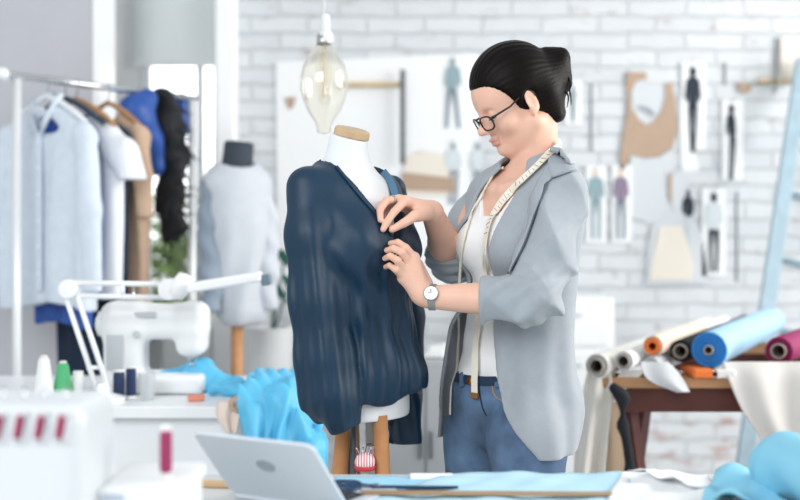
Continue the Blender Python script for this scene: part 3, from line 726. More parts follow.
for a, b, c in [((560, 88), (568, 95), (567, 108)), ((563, 80), (570, 92), (571, 106)), ((557, 96), (561, 104), (556, 112)), ((550, 100), (552, 110), (548, 118)), ((560, 70), (570, 80), (569, 96)),
                ((545, 104), (548, 112), (541, 120)), ((532, 105), (538, 116), (536, 126)), ((556, 50), (566, 54), (569, 66)), ((565, 62), (571, 74), (570, 86)), ((538, 108), (542, 118), (545, 128))]:
    d = 2.775 + rn.uniform(-0.02, 0.02); pts = smooth_path([P(*a, d), P(*b, d), P(*c, d + 0.01)], 8)
    mb.tube(pts, [0.0022, 0.0022, 0.0021, 0.002, 0.0018, 0.0015, 0.001, 0.0005], 6)
mb.build('loose_strand', HAIRM, hair, smooth=True)

# ------------------------------------------------------------------ clothes
TANK = mat('white_jersey', '#f1f1f1', 0.8, bump=0.15, bscale=400, sheen=0.1)
g = SDF(V(0.05, 2.5, 0.89), V(0.5, 3.02, 1.42), 0.003)
torso(g, 0.006)
zs = lambda Zz: Zz
g.keep(lambda X, Y, Zz: 0.915 - Zz, 0.004)
fr = lambda X, Y: ((X - CS.x) * FT.x + (Y - CS.y) * FT.y)
lr = lambda X, Y: ((X - CS.x) * LT.x + (Y - CS.y) * LT.y)
# scooped neckline: deep in front, high at the back, cut-away shoulders
g.keep(lambda X, Y, Zz: Zz - (1.275 + np.clip((np.abs(lr(X, Y)) - 0.03) * 1.6, 0, 0.14) - 0.25 * np.clip(fr(X, Y), -0.2, 0.02)), 0.004)
g.disp(lambda X, Y, Zz: 0.0022 * np.sin(lr(X, Y) * 60 + 9 * np.sin(Zz * 9)) * np.clip((1.12 - Zz) * 6, 0, 1) + 0.0015 * np.sin(Zz * 70 + lr(X, Y) * 30) * np.clip((1.15 - Zz) * 5, 0, 1))
tank = g.build('tank_top', TANK, person, relax=2)

DENIM = mat('blue_denim', '#566f8d', 0.85, noise=0.62, nscale=11, bump=0.3, bscale=500)
DENIMD = mat('dark_denim', '#22364f', 0.85, bump=0.3, bscale=500); STITCH = mat('tan_stitch', '#b08a5a', 0.7); COPPER = mat('copper_button', '#b5713d', 0.35, 0.8); LEATHER = mat('tan_leather', '#b9763f', 0.6)
g = SDF(V(0.03, 2.5, 0.05), V(0.5, 3.02, 0.98), 0.004)
torso(g, 0.006); legs(g, 0.007)
for s in (1, -1): g.cone(KNEE[s] * 0.5 + ANK[s] * 0.5, ANK[s] + V(0, 0, 0.01), 0.058, 0.052, 0.02)
g.keep(lambda X, Y, Zz: Zz - (0.932 - 0.25 * np.clip((X - HC.x) * FH.x + (Y - HC.y) * FH.y, -0.1, 0.1) * 0.3), 0.003)
g.keep(lambda X, Y, Zz: 0.085 - Zz, 0.003)
wr = wrinkle(5, 4, 40, 90, 0.004)
g.disp(lambda X, Y, Zz: wr(X, Y, Zz) * np.clip(1.0 - np.abs(Zz - 0.80) * 5, 0.15, 1))
g.disp(lambda X, Y, Zz: 0.003 * np.sin(Zz * 80 + X * 30) * np.clip(1 - np.abs(Zz - 0.45) * 6, 0, 1))
jeans = g.build('jeans', DENIM, person, relax=1)
bj = bvh_of(jeans)
strip_on(bj, [(450, 376), (464, 379), (480, 381), (505, 381), (530, 381)], 24, 0.020, 0.003, 'waistband', DENIMD, jeans, 0.002)
strip_on(bj, [(479, 385), (481, 398), (483, 408), (487, 416)], 14, 0.0025, 0.002, 'fly_seam', DENIMD, jeans, 0.0015)
strip_on(bj, [(493, 385), (494, 393), (500, 400), (512, 403)], 14, 0.0025, 0.002, 'pocket_seam', STITCH, jeans, 0.0012)
h = hit(bj, 472, 381, 0.005)
if h: MB().lathe([(0.002, 0.004), (0.008, 0.003), (0.009, 0), (0.009, -0.003)], h[0], h[1], 14).build('button', COPPER, jeans, smooth=True)
for px in (463, 498):
    strip_on(bj, [(px, 374), (px + .5, 387)], 5, 0.012, 0.005, 'belt_loop', DENIM, jeans, 0.004)
# shoes
SHOE = mat('white_leather', '#e8e8e6', 0.5)
for s in (1, -1):
    g = SDF(ANK[s] + V(-0.24, -0.24, -0.09), ANK[s] + V(0.2, 0.2, 0.06), 0.005)
    toe = ANK[s] + FH * 0.16; toe.z = 0.04; heel = ANK[s] - FH * 0.03; heel.z = 0.045
    g.cone(heel, toe, 0.046, 0.038, 0.02); g.cone(ANK[s] + V(0, 0, 0.02), heel, 0.05, 0.045, 0.02); g.keep(lambda X, Y, Zz: 0.003 - Zz)
    g.build('shoe', SHOE, person)

JACKET = mat('grey_blue_jersey', '#a3aab1', 0.85, noise=0.04, nscale=60, bump=0.2, bscale=500, sheen=0.15)
g = SDF(V(-0.02, 2.40, 0.70), V(0.56, 3.10, 1.43), 0.0034)
torso(g, 0.017)
# skirt of the open blazer
g.ell(H(-0.005, -0.01, 0.85), (0.140, 0.104, 0.30), RH, 0.02)
legs(g, 0.020, (1,))
g.ell(H(-0.004, -0.005, 0.86), (0.146 + 0.018, 0.104 + 0.018, 0.13), RH, 0.01)
g.cone(H(-0.10, 0.02, 1.0), H(-0.135, 0.045, 0.72), 0.055, 0.062, 0.05)
AX = lambda Zz: (WA.x + (CS.x - WA.x) * np.clip((Zz - 1.0) / 0.3, 0, 1) + (HC.x - WA.x) * np.clip((1.0 - Zz) / 0.15, 0, 1), WA.y + (CS.y - WA.y) * np.clip((Zz - 1.0) / 0.3, 0, 1) + (HC.y - WA.y) * np.clip((1.0 - Zz) / 0.15, 0, 1))
def ang(X, Y, Zz):
    ax, ay = AX(Zz); f = (X - ax) * FM.x + (Y - ay) * FM.y; l = (X - ax) * LM.x + (Y - ay) * LM.y
    return np.arctan2(l, f), np.sqrt(f * f + l * l)
def folds(X, Y, Zz):
    a, r = ang(X, Y, Zz); low = np.clip((1.08 - Zz) * 3.0, 0, 1)
    return low * (0.007 * np.sin(a * 9 + 0.8 * np.sin(Zz * 8)) + 0.004 * np.sin(a * 17 + 1.0))
g.disp(folds)
g.shell(0.0085)
zk = [0.70, 0.74, 0.78, 0.82, 0.86, 0.92, 1.02, 1.12, 1.20, 1.28, 1.34, 1.42]
LE = [80, 70, 60, 49, 40, 30, 20, 16, 20, 27, 44, 60]
RE = [-66, -66, -66, -66, -64, -62, -58, -56, -50, -46, -44, -44]
def opening(X, Y, Zz):
    a, r = ang(X, Y, Zz); zz = np.broadcast_to(Zz, (1, 1, Zz.shape[2])).ravel()
    le = np.radians(np.interp(zz, zk, LE))[None, None, :]; re = np.radians(np.interp(zz, zk, RE))[None, None, :]
    return np.minimum(le - a, a - re) * np.maximum(r, 0.02)        # > 0 inside the opening
g.keep(opening, 0.004)
g.keep(lambda X, Y, Zz: 0.762 - Zz + 0.06 * np.clip(0.5 - ang(X, Y, Zz)[0], 0, 1) * 0, 0.004)
# neck hole and sleeves
g.ell(NECK + Z * 0.05 + FT * 0.02, (0.062, 0.075, 0.06), RT, 0.004, cut=True)
def sleeve(pts, rs, seed, cuff):
    q = SDF(V(-0.02, 2.40, 0.95), V(0.56, 3.10, 1.43), 0.0034)
    for i in range(len(pts) - 1): q.cone(pts[i], pts[i + 1], rs[i], rs[i + 1], 0.02)
    a0 = pts[-2]; d = (pts[-1] - a0).normalized()
    w = wrinkle(seed, 4, 45, 100, 0.022, 0.5)
    q.disp(lambda X, Y, Zz: w(X, Y, Zz) * 0.7)
    q.disp(lambda X, Y, Zz: 0.0048 * np.sin(((X - a0.x) * d.x + (Y - a0.y) * d.y + (Zz - a0.z) * d.z) * 95 + 8 * np.sin(Zz * 22)) * np.clip(1.2 - np.sqrt((X - a0.x) ** 2 + (Y - a0.y) ** 2 + (Zz - a0.z) ** 2) * 9, 0, 1))
    e = cuff
    q.keep(lambda X, Y, Zz: (X - e.x) * d.x + (Y - e.y) * d.y + (Zz - e.z) * d.z, 0.003)
    q.cone(e - d * 0.03, e + d * 0.06, rs[-1] - 0.020, rs[-1] - 0.010, 0.0, cut=True)
    return q
CUL = ELB_L.lerp(WRI_L, 0.50); CUR = ELB_R.lerp(WRI_R, 0.30)
s1 = sleeve([SL + LT * 0.004, SL.lerp(ELB_L, 0.5) + V(0.008, 0, 0), ELB_L + V(0.002, 0, 0.004), CUL + (CUL - ELB_L) * 0.2], [0.057, 0.056, 0.053, 0.048], 3, CUL)
s2 = sleeve([SR - LT * 0.004, SR.lerp(ELB_R, 0.5), ELB_R + V(0.004, 0, 0), CUR + (CUR - ELB_R) * 0.5], [0.060, 0.056, 0.052, 0.047], 7, CUR)
jk = g.build('jacket', JACKET, person, relax=2)
sv1 = s1.build('sleeve', JACKET, jk, relax=2); sv2 = s2.build('sleeve', JACKET, jk, relax=2)
bjk = bvh_of(jk, sv1, sv2); btk = bvh_of(tank, jk, sv1)
# ================================================================== DRESS FORM WITH THE NAVY BLOUSE
LD, FD = frame2(0.8, -0.6); RD = np.array(basis(LD, FD, Z))
DC = V(PX(350, 2.70), 2.70, 0)
def D(l, f, z): return DC + LD * l + FD * f + Z * z
FORMW = mat('form_cloth_white', '#e6e9ec', 0.75, bump=0.1, bscale=300)
WOOD = mat('beech_wood', '#c08a5c', 0.5, noise=0.2, nscale=20); CAPW = mat('turned_wood', '#c9ac88', 0.45, noise=0.15, nscale=30)
def form_torso(g, o, C, Lv, Fv, R, s=1.0):
    q = lambda l, f, z: C + Lv * l + Fv * f + Z * z
    g.ell(q(0, 0, 1.20), (0.135 + o, 0.098 + o, 0.17 + o), R, 0.05)
    for k in (-1, 1): g.ell(q(k * 0.062, 0.062, 1.20), (0.06 + o, 0.052 + o, 0.06 + o), R, 0.04)
    g.cone(q(0.105, -0.01, 1.318), q(-0.105, -0.01, 1.318), 0.038 + o, 0.038 + o, 0.07)
    g.ell(q(0, 0, 1.03), (0.112 + o, 0.085 + o, 0.16 + o), R, 0.06)
    g.ell(q(0, -0.005, 0.86) + V(0.026, 0, 0), (0.122 + o, 0.098 + o, 0.14 + o), R, 0.06)
    g.cone(q(0, -0.02, 1.33), q(0, 0.0, 1.45), 0.052 + o, 0.0415 + o, 0.045)
t = thing('dress_form', 'white tailor’s mannequin with wooden neck cap, wearing the navy blouse', 'mannequin', (DC.x, DC.y, 0))
g = SDF(D(0, 0, 0) + V(-.26, -.26, .78), D(0, 0, 0) + V(.26, .26, 1.52), 0.004)
form_torso(g, 0, DC, LD, FD, RD)
zb_ = PZ(417, 2.68)
nk = (V(0.0, 0, 1) + FD * 0.28).normalized(); nc = D(0, 0.002, PZ(137, 2.7))
g.keep(lambda X, Y, Zz: zb_ - Zz)
g.keep(lambda X, Y, Zz: (X - nc.x) * nk.x + (Y - nc.y) * nk.y + (Zz - nc.z) * nk.z)
ft = g.build('form_torso', FORMW, t)
MB().lathe([(0.0005, 0.019), (0.034, 0.019), (0.0385, 0.015), (0.0395, 0.0), (0.0005, 0)], nc + FD * 0.001, nk, 32).build('neck_cap', CAPW, t, bevel=0.002)
STEELD = mat('dark_steel', '#6d7275', 0.35, 0.8)
MB().lathe([(0.014, 0), (0.014, zb_ - 0.12)], (DC.x, DC.y, 0.14), Z, 16).build('pole', STEELD, t)
mb = MB(); px_ = P(371, 436, 2.63); mb.box((px_.x, px_.y + 0.03, px_.z + 0.02), (0.024, 0.03, 0.09)); mb.build('clamp', mat('grey_metal', '#9a9a9a', 0.4, 0.7), t, bevel=0.004)
MB().tube([px_ + V(0, 0.02, 0.03), px_ + V(0.03, 0.02, 0.03)], 0.006, 8).build('clamp_screw', STEELD, t, smooth=True)
for a in (-0.85, 1.5, 4.35):
    d = V(math.cos(a), math.sin(a), 0); MB().tube([V(DC.x, DC.y, zb_ + 0.012) + d * (0.10 if a < 0 else .03), V(DC.x, DC.y, 0.30) + d * 0.14, V(DC.x, DC.y, 0.012) + d * (0.26 if a < 0 else 0.34)], [0.016, 0.019, 0.014], 12).build('leg', WOOD, t, smooth=True)
MB().lathe([(0.03, 0), (0.03, 0.06)], (DC.x, DC.y, 0.27), Z, 16).build('hub', WOOD, t, bevel=0.004)
# blouse -----------------------------------------------------------------
NAVY = mat('navy_silk', '#0c3048', 0.48, noise=0.08, nscale=25, bump=0.15, bscale=300)
bt = thing('blouse', 'navy V-neck long-sleeved blouse draped on the white mannequin', 'blouse', D(0, 0, 0.85))
g = SDF(DC + V(-.25, -.24, .76), DC + V(.26, .26, 1.44), 0.0036)
form_torso(g, 0.012, DC, LD, FD, RD)
g.cone(D(0, 0.005, 1.20), D(0.0, 0.0, 0.93) + V(0.030, 0, 0), 0.100, 0.112, 0.06)
g.cone(P(375, 372, 2.64), P(400, 377, 2.69), 0.062, 0.045, 0.05)
RSL = [P(307, 187, 2.605), P(310, 235, 2.585), P(317, 300, 2.575), P(325, 360, 2.57), P(331, 395, 2.565), P(348, 430, 2.56)]
def fan(X, Y, Zz):
    l = (X - DC.x) * LD.x + (Y - DC.y) * LD.y; f = (X - DC.x) * FD.x + (Y - DC.y) * FD.y; a = np.arctan2(l, f)
    low = np.clip((1.26 - Zz) * 3.2, 0, 1)
    return low * (0.005 * np.sin(a * 14 + 0.9 * np.sin(Zz * 5 + a) + 2 * Zz) + 0.0028 * np.sin(a * 27 + 4 * Zz))
g.disp(fan)
g.disp(lambda X, Y, Zz: 0.004 * np.sin(((X - DC.x) * 0.8 + (Zz - 1.2) * 0.75) * 90) * np.clip(1 - np.abs(Zz - 1.12) * 5, 0, 1))
def vneck(X, Y, Zz):
    l = (X - DC.x) * LD.x + (Y - DC.y) * LD.y; f = (X - DC.x) * FD.x + (Y - DC.y) * FD.y + 0.02
    half = np.clip((Zz - 1.205) / 0.155, -0.2, 1.0) * 0.080
    return np.where(f > 0, half - np.abs(l - 0.004), -0.05)
g.keep(vneck, 0.003)
g.cone(D(0, -0.018, 1.345), D(0, -0.01, 1.50), 0.072, 0.066, 0.0, cut=True)
q_ = SDF(DC + V(-.25, -.24, .76), DC + V(.26, .26, 1.44), 0.0036)
for i_, r_ in enumerate([(.043, .046), (.046, .050), (.050, .054), (.054, .055), (.055, .026)]): q_.cone(RSL[i_], RSL[i_ + 1], r_[0], r_[1], 0.03)
a_ = RSL[0]
q_.disp(lambda X, Y, Zz: (0.0045 * np.sin(np.arctan2(Y - 2.585, X - (a_.x + 0.09 * (a_.z - Zz))) * 5 + 2.5 * (Zz - a_.z)) + 0.002 * np.sin((X - 0.09 * (a_.z - Zz)) * 210)) * np.clip((a_.z - 0.03 - Zz) * 6, 0, 1))
e_ = RSL[-1]; d_ = (RSL[-1] - RSL[-2]).normalized()
q_.keep(lambda X, Y, Zz: (X - e_.x) * d_.x + (Y - e_.y) * d_.y + (Zz - e_.z) * d_.z, 0.004)
hem = lambda X, Y, Zz: (PZ(398, 2.65) + 0.012 * np.sin(X * 40)) - Zz
g.keep(hem, 0.012)
g._union((slice(None),) * 3, q_.F, 0.012); q_ = None
bl_body = g.build('blouse_body', NAVY, bt, relax=2)
def hang_sleeve(name, pts, rs, cuffd, seed, cuff_r):
    lo = V(*[min(p[i] for p in pts) - 0.09 for i in range(3)]); hi = V(*[max(p[i] for p in pts) + 0.09 for i in range(3)])
    g = SDF(lo, hi, 0.0036)
    for i in range(len(pts) - 1): g.cone(pts[i], pts[i + 1], rs[i], rs[i + 1], 0.03)
    a = pts[0]
    g.disp(lambda X, Y, Zz: 0.006 * np.sin(np.arctan2(Y - a.y - 0.01, X - a.x) * 4 + 12 * (Zz - a.z)) * np.clip((a.z - 0.02 - Zz) * 6, 0, 1) + 0.004 * np.sin(X * 150 + 30 * Zz) * np.clip((a.z - 0.05 - Zz) * 5, 0, 1))
    e = pts[-1]; dd = (pts[-1] - pts[-2]).normalized()
    g.keep(lambda X, Y, Zz: (X - e.x) * dd.x + (Y - e.y) * dd.y + (Zz - e.z) * dd.z, 0.004)
    return g.build(name, NAVY, bt, relax=2)
hang_sleeve('sleeve', [P(391, 190, 2.80), P(398, 240, 2.83), P(403, 320, 2.84), P(404, 400, 2.83), P(405, 444, 2.82)], [0.034, 0.038, 0.042, 0.045, 0.034], 0, 5, 0.03)
LNAVY = mat('blue_lining', '#4d7493', 0.4, sheen=0.2)
bb_ = bvh_of(bl_body)
strip_on(bb_, [(333, 163), (345, 178), (360, 196), (377, 216), (392, 236)], 24, 0.007, 0.003, 'neckline_binding', NAVY, bt, 0.002)
strip_on(bb_, [(384, 172), (391, 182), (395, 195), (397, 210)], 12, 0.016, 0.003, 'neck_facing', LNAVY, bt, 0.003)
# pincushion hanging under the form
pc = P(365, 462, 2.60); r = 0.0205
STRIPE = bpy.data.materials.new('striped_cotton'); STRIPE.use_nodes = True
_n = STRIPE.node_tree; _w = _n.nodes.new('ShaderNodeTexWave'); _w.inputs['Scale'].default_value = 55; _w.bands_direction = 'X'
_r = _n.nodes.new('ShaderNodeValToRGB'); _r.color_ramp.interpolation = 'CONSTANT'; _r.color_ramp.elements[0].color = (*hexc('#d9828e'), 1); _r.color_ramp.elements[1].position = 0.5; _r.color_ramp.elements[1].color = (*hexc('#f6eeee'), 1)
_t = _n.nodes.new('ShaderNodeTexCoord'); _n.links.new(_t.outputs['Object'], _w.inputs['Vector']); _n.links.new(_w.outputs['Fac'], _r.inputs['Fac']); _n.links.new(_r.outputs['Color'], _n.nodes['Principled BSDF'].inputs['Base Color'])
t = thing('pincushion', 'small pink and white striped pincushion hanging below the mannequin', 'pincushion', pc)
MB().lathe([(0.0005, 0.020)] + [(r * 1.05 * math.sin(a), r * math.cos(a)) for a in np.linspace(0.25, 2.0, 12)], pc, Z, 28).build('cushion', STRIPE, t, smooth=True)
MB().lathe([(r * 0.95, -0.007), (r * 1.1, -0.009), (r * 1.0, -0.016), (0.004, -0.019)], pc, Z, 28).build('red_base', mat('red_felt', '#c4404a', 0.8), t, smooth=True)
MB().tube([pc + Z * 0.019, P(367, 444, 2.61), px_ + V(0.0, 0.02, -0.02)], 0.0012, 6).build('cord', mat('cord_brown', '#5d4a3c', 0.8), t)
for k in range(7):
    a = k * 0.9; d = V(math.cos(a) * 0.6, math.sin(a) * 0.6, 0.8).normalized(); b = pc + d * r * 0.97
    mb = MB(); mb.tube([b, b + d * 0.012], 0.0005, 5); mb.lathe([(0.0003, 0.002), (0.0017, 0.001), (0.0017, -0.0005), (0.0003, -0.0015)], b + d * 0.013, d, 8); mb.build('pin', [mat('pin_red', '#b8404a', 0.4), WHITE][k % 2], t)
# ------------------------------------------------------------------ lapels, seams
SEAM = mat('dark_seam', '#5d6875', 0.85)
patch_on(bjk, [(556, 152), (545, 172), (533, 198), (525, 225), (516, 250), (508, 272)], [(564, 158), (552, 180), (545, 186), (538, 212), (527, 242), (511, 275)], 6, 26, 0.004, 'lapel', JACKET, jk, 0.006)
patch_on(bjk, [(551, 146), (560, 148), (570, 160)], [(548, 168), (552, 180), (574, 172)], 6, 10, 0.004, 'collar', JACKET, jk, 0.007)
strip_on(bjk, [(548, 184), (540, 205), (530, 236), (518, 262), (510, 276)], 24, 0.003, 0.002, 'lapel_edge', SEAM, jk, 0.006)
strip_on(bjk, [(500, 172), (485, 192), (472, 215), (464, 240)], 16, 0.022, 0.004, 'lapel', JACKET, jk, 0.005)
# ------------------------------------------------------------------ glasses
GF = mat('black_acetate', '#2a1d1b', 0.3); GL = mat('lens_glass', '#ffffff', 0.0, trans=1.0, ior=1.08)
t = thing('glasses', 'dark framed glasses worn low on the nose of the woman', 'glasses', HD(0.11, 0, 0.0))
mb = MB()
def lens_loop(s, grow=0.0, n=22):
    pts = []
    for k in range(n):
        a = 2 * math.pi * k / n; ca, sa = math.cos(a), math.sin(a)
        y = s * 0.034 + (0.027 + grow) * (abs(ca) ** 0.7) * (1 if ca >= 0 else -1); z = -0.006 + (0.017 + grow) * (abs(sa) ** 0.8) * (1 if sa >= 0 else -1)
        pts.append(HD(0.1105 - 0.010 * (abs(y) / 0.06) ** 2 + z * 0.12, y, z))
    return pts
for s in (-1, 1):
    L_ = lens_loop(s); mb.tube(L_ + [L_[0]], 0.0021, 8, cap=False)
mb.tube([HD(0.111, -0.009, 0.001), HD(0.114, 0, 0.004), HD(0.111, 0.009, 0.001)], 0.002, 8)
fr_ = mb.build('frame', GF, t, smooth=True)
for s in (-1, 1):
    L_ = lens_loop(s, -0.001); c = sum(L_, Vector()) / len(L_); m_ = MB(); n = len(L_); nf = HF * 0.0006
    m_.add([p + nf for p in L_] + [p - nf for p in L_], [tuple(range(n)), tuple(range(2 * n - 1, n - 1, -1))] + [(i, n + i, n + (i + 1) % n, (i + 1) % n) for i in range(n)]); m_.build('lens', GL, fr_)
    MB().tube([HD(0.101, s * 0.061, 0.004), HD(0.096, s * 0.072, 0.005), HD(0.05, s * 0.0745, 0.012), HD(0.0, s * 0.076, 0.034), HD(-0.012, s * 0.076, 0.026), HD(-0.018, s * 0.075, 0.012)], [0.0026, 0.0026, 0.0022, 0.002, 0.002, 0.0018], 8).build('temple', GF, t, smooth=True)
# ------------------------------------------------------------------ watch and ring
STEEL = mat('brushed_steel', '#b9bcbd', 0.3, 0.9); DIAL = mat('watch_dial', '#e4e6e6', 0.3)
ax = (WRI_L - ELB_L).normalized(); wc = WRI_L - ax * 0.012 + V(0, 0, 0.0)
t = thing('wristwatch', 'silver wristwatch with link strap on the woman’s left wrist', 'watch', wc)
MB().lathe([(0.0255, -0.0075), (0.0275, -0.007), (0.0275, 0.007), (0.0255, 0.0075)], wc, ax, 28, closed=True).build('strap', STEEL, t, smooth=False)
nrm = (V(-0.1, -1, 0.35) - ax * ax.dot(V(-0.1, -1, 0.35))).normalized()
cs = MB().lathe([(0.0005, 0.001), (0.0135, 0.001), (0.0155, 0.0), (0.0155, -0.006), (0.0005, -0.006)], wc + nrm * 0.031, nrm, 24).build('case', STEEL, t)
MB().lathe([(0.0005, 0.0006), (0.012, 0.0006), (0.012, 0)], wc + nrm * 0.0325, nrm, 24).build('dial', DIAL, cs)
MB().tube([wc + nrm * 0.033, wc + nrm * 0.033 + Z * 0.008], 0.0006, 5).build('watch_hand', GF, cs)
MB().tube([wc + nrm * 0.033, wc + nrm * 0.033 + ax * 0.006], 0.0006, 5).build('watch_hand', GF, cs)
rp = P(398.5, 213.5, 2.633); rd = (P(394, 212, 2.63) - RHc[0]).normalized()
q = RHc[1].lerp(P(386, 201, 2.618), 0.5); rd = (P(386, 201, 2.618) - RHc[1]).normalized()
tag(MB().lathe([(0.0088, -0.0025), (0.0102, -0.0025), (0.0102, 0.0025), (0.0088, 0.0025)], q, rd, 20, closed=True).build('ring', STEEL, smooth=False), 'silver ring on the woman’s right hand', 'ring')
# ------------------------------------------------------------------ measuring tape round the neck
TAPE = mat('tape_white', '#f3ecdc', 0.6); TICK = mat('tape_tick', '#8a7f74', 0.7)
t = thing('measuring_tape', 'white measuring tape hanging round the woman’s neck over the tank top', 'measuring tape', T(0, 0.1, 1.2))
ball = bvh_of(tank, jk, body)
class Both:
    def ray_cast(self, e, d):
        return (bfj if CAMZ + d.z / d.y * 2.7 < 1.262 else ball_all).ray_cast(e, d)
ball_all = ball; bfj = bvh_of(tank, jk, jeans); ball = Both()
class Both2:
    def ray_cast(self, e, d):
        return (bfj if CAMZ + d.z / d.y * 2.7 < 1.262 else ball_all).ray_cast(e, d)
pth = [(556, 141), (553, 152), (541, 167), (527, 180), (513, 193), (502, 207), (493, 224), (489, 245), (489, 268), (486, 292), (482, 320), (479, 350), (478, 376), (478, 397)]
tp = strip_on(ball, pth, 70, 0.019, 0.0015, 'tape_band', TAPE, t, 0.0105)
h = hit(bvh_of(tank, jeans), 478, 395, 0.010)
if h: MB().box(h[0], (0.02, 0.004, 0.012), basis(LH, FH, Z)).build('tape_end', mat('brass', '#c08a4a', 0.35, 0.8), t)
pp = smooth_path(pth, 120)
for i in range(2, 62, 2):
    h = hit(ball, pp[i].x, pp[i].y, 0.0122); h2 = hit(ball, pp[i + 1].x, pp[i + 1].y, 0.0122)
    if h and h2:
        tt = (h2[0] - h[0]).normalized(); w = tt.cross(h[1]).normalized(); a = h[0] - w * 0.008; b_ = h[0] + w * (0.0 if i % 4 else 0.006)
        MB().tube([a, b_], 0.0006, 4).build('tape_mark', TICK, tp)
strip_on(Both2(), [(501, 168), (490, 186), (478, 206), (470, 226), (464, 250), (460, 280), (457, 310), (456, 340), (455, 370), (454, 395), (453, 414)], 50, 0.006, 0.0015, 'tape_tail', TAPE, t, 0.008)
# ================================================================== CLOTHES RACK
CHROME = mat('white_tube', '#e9ecee', 0.3, 0.2); CHR2 = mat('chrome', '#c8ccd0', 0.2, 0.9)
ZB = 1.75
def railp(px):
    """point of the rail seen at a pixel column"""
    d0, d1 = 4.14, 4.70; x0, x1 = PX(5, d0), PX(145, d1)
    # solve (x0 + t*dx)/(d0 + t*dd) = (px-400)/FPX
    q = (px - 400) / FPX; t = (q * d0 - x0) / ((x1 - x0) - q * (d1 - d0)); return V(x0 + t * (x1 - x0), d0 + t * (d1 - d0), ZB)
RDIR = (railp(145) - railp(5)).normalized(); RN = V(RDIR.y, -RDIR.x, 0)          # across the rail, towards the right and the camera
rack = thing('clothes_rack', 'white metal clothes rail on uprights by the grey wall', 'clothes rack', V(railp(60).x, railp(60).y, 0))
A_, B_ = railp(4), railp(196)
MB().tube([A_, B_], 0.0125, 14).build('rail', CHR2, rack, smooth=True)
MB().lathe([(0.004, -0.03), (0.022, -0.026), (0.024, 0), (0.014, 0.012)], A_, RDIR, 16).build('end_cap', CHROME, rack, smooth=True)
for q in (railp(17), railp(192)):
    u = V(q.x, q.y, 0); MB().tube([u + Z * 0.05, u + Z * (ZB - 0.01)], 0.0155, 14).build('upright', CHROME, rack, smooth=True)
    MB().tube([u - RN * 0.28 + Z * 0.05, u + RN * 0.28 + Z * 0.05], 0.014, 12).build('foot_bar', CHROME, rack, smooth=True)
    for s in (-1, 1): MB().lathe([(0.02, -0.01), (0.024, 0), (0.02, 0.01)], u + RN * 0.25 * s + Z * 0.0245, RDIR, 16).build('castor', mat('castor_grey', '#55595d', 0.5), rack)
MB().tube([V(railp(17).x, railp(17).y, 0.12), V(railp(192).x, railp(192).y, 0.12)], 0.01, 10).build('stretcher', CHROME, rack, smooth=True)

def hanger(px, label, m, wood=False, half=0.19, drop=0.10):
    q = railp(px); t = thing('clothes_hanger', label, 'hanger', q, 'hangers on the rail')
    hk = [q + V(0, 0, -0.055)] + [q + V(0, 0, -0.002) + (RN * math.sin(a) + Z * math.cos(a)) * 0.0155 for a in np.linspace(2.4, -1.9, 12)]
    MB().tube(hk, 0.0023, 8).build('hook', CHR2, t, smooth=True)
    c = q - Z * 0.055; mb = MB(); pts = [c + RN * (half * k) - Z * (drop * abs(k) ** 1.3) for k in (-1, -.75, -.5, -.25, 0, .25, .5, .75, 1)]
    mb.tube(pts, [0.007, 0.010, 0.010, 0.010, 0.009, 0.010, 0.010, 0.010, 0.007], 10); mb.build('shoulder_bar', m, t, smooth=True)
    if not wood: MB().tube([pts[1], pts[-2]], 0.004, 8).build('cross_bar', m, t, smooth=True)
    return q
HW = mat('hanger_white', '#e8ebee', 0.4); HB = mat('hanger_dark', '#2d3e52', 0.45); HT = mat('hanger_wood', '#b58a60', 0.5, noise=0.15, nscale=20)
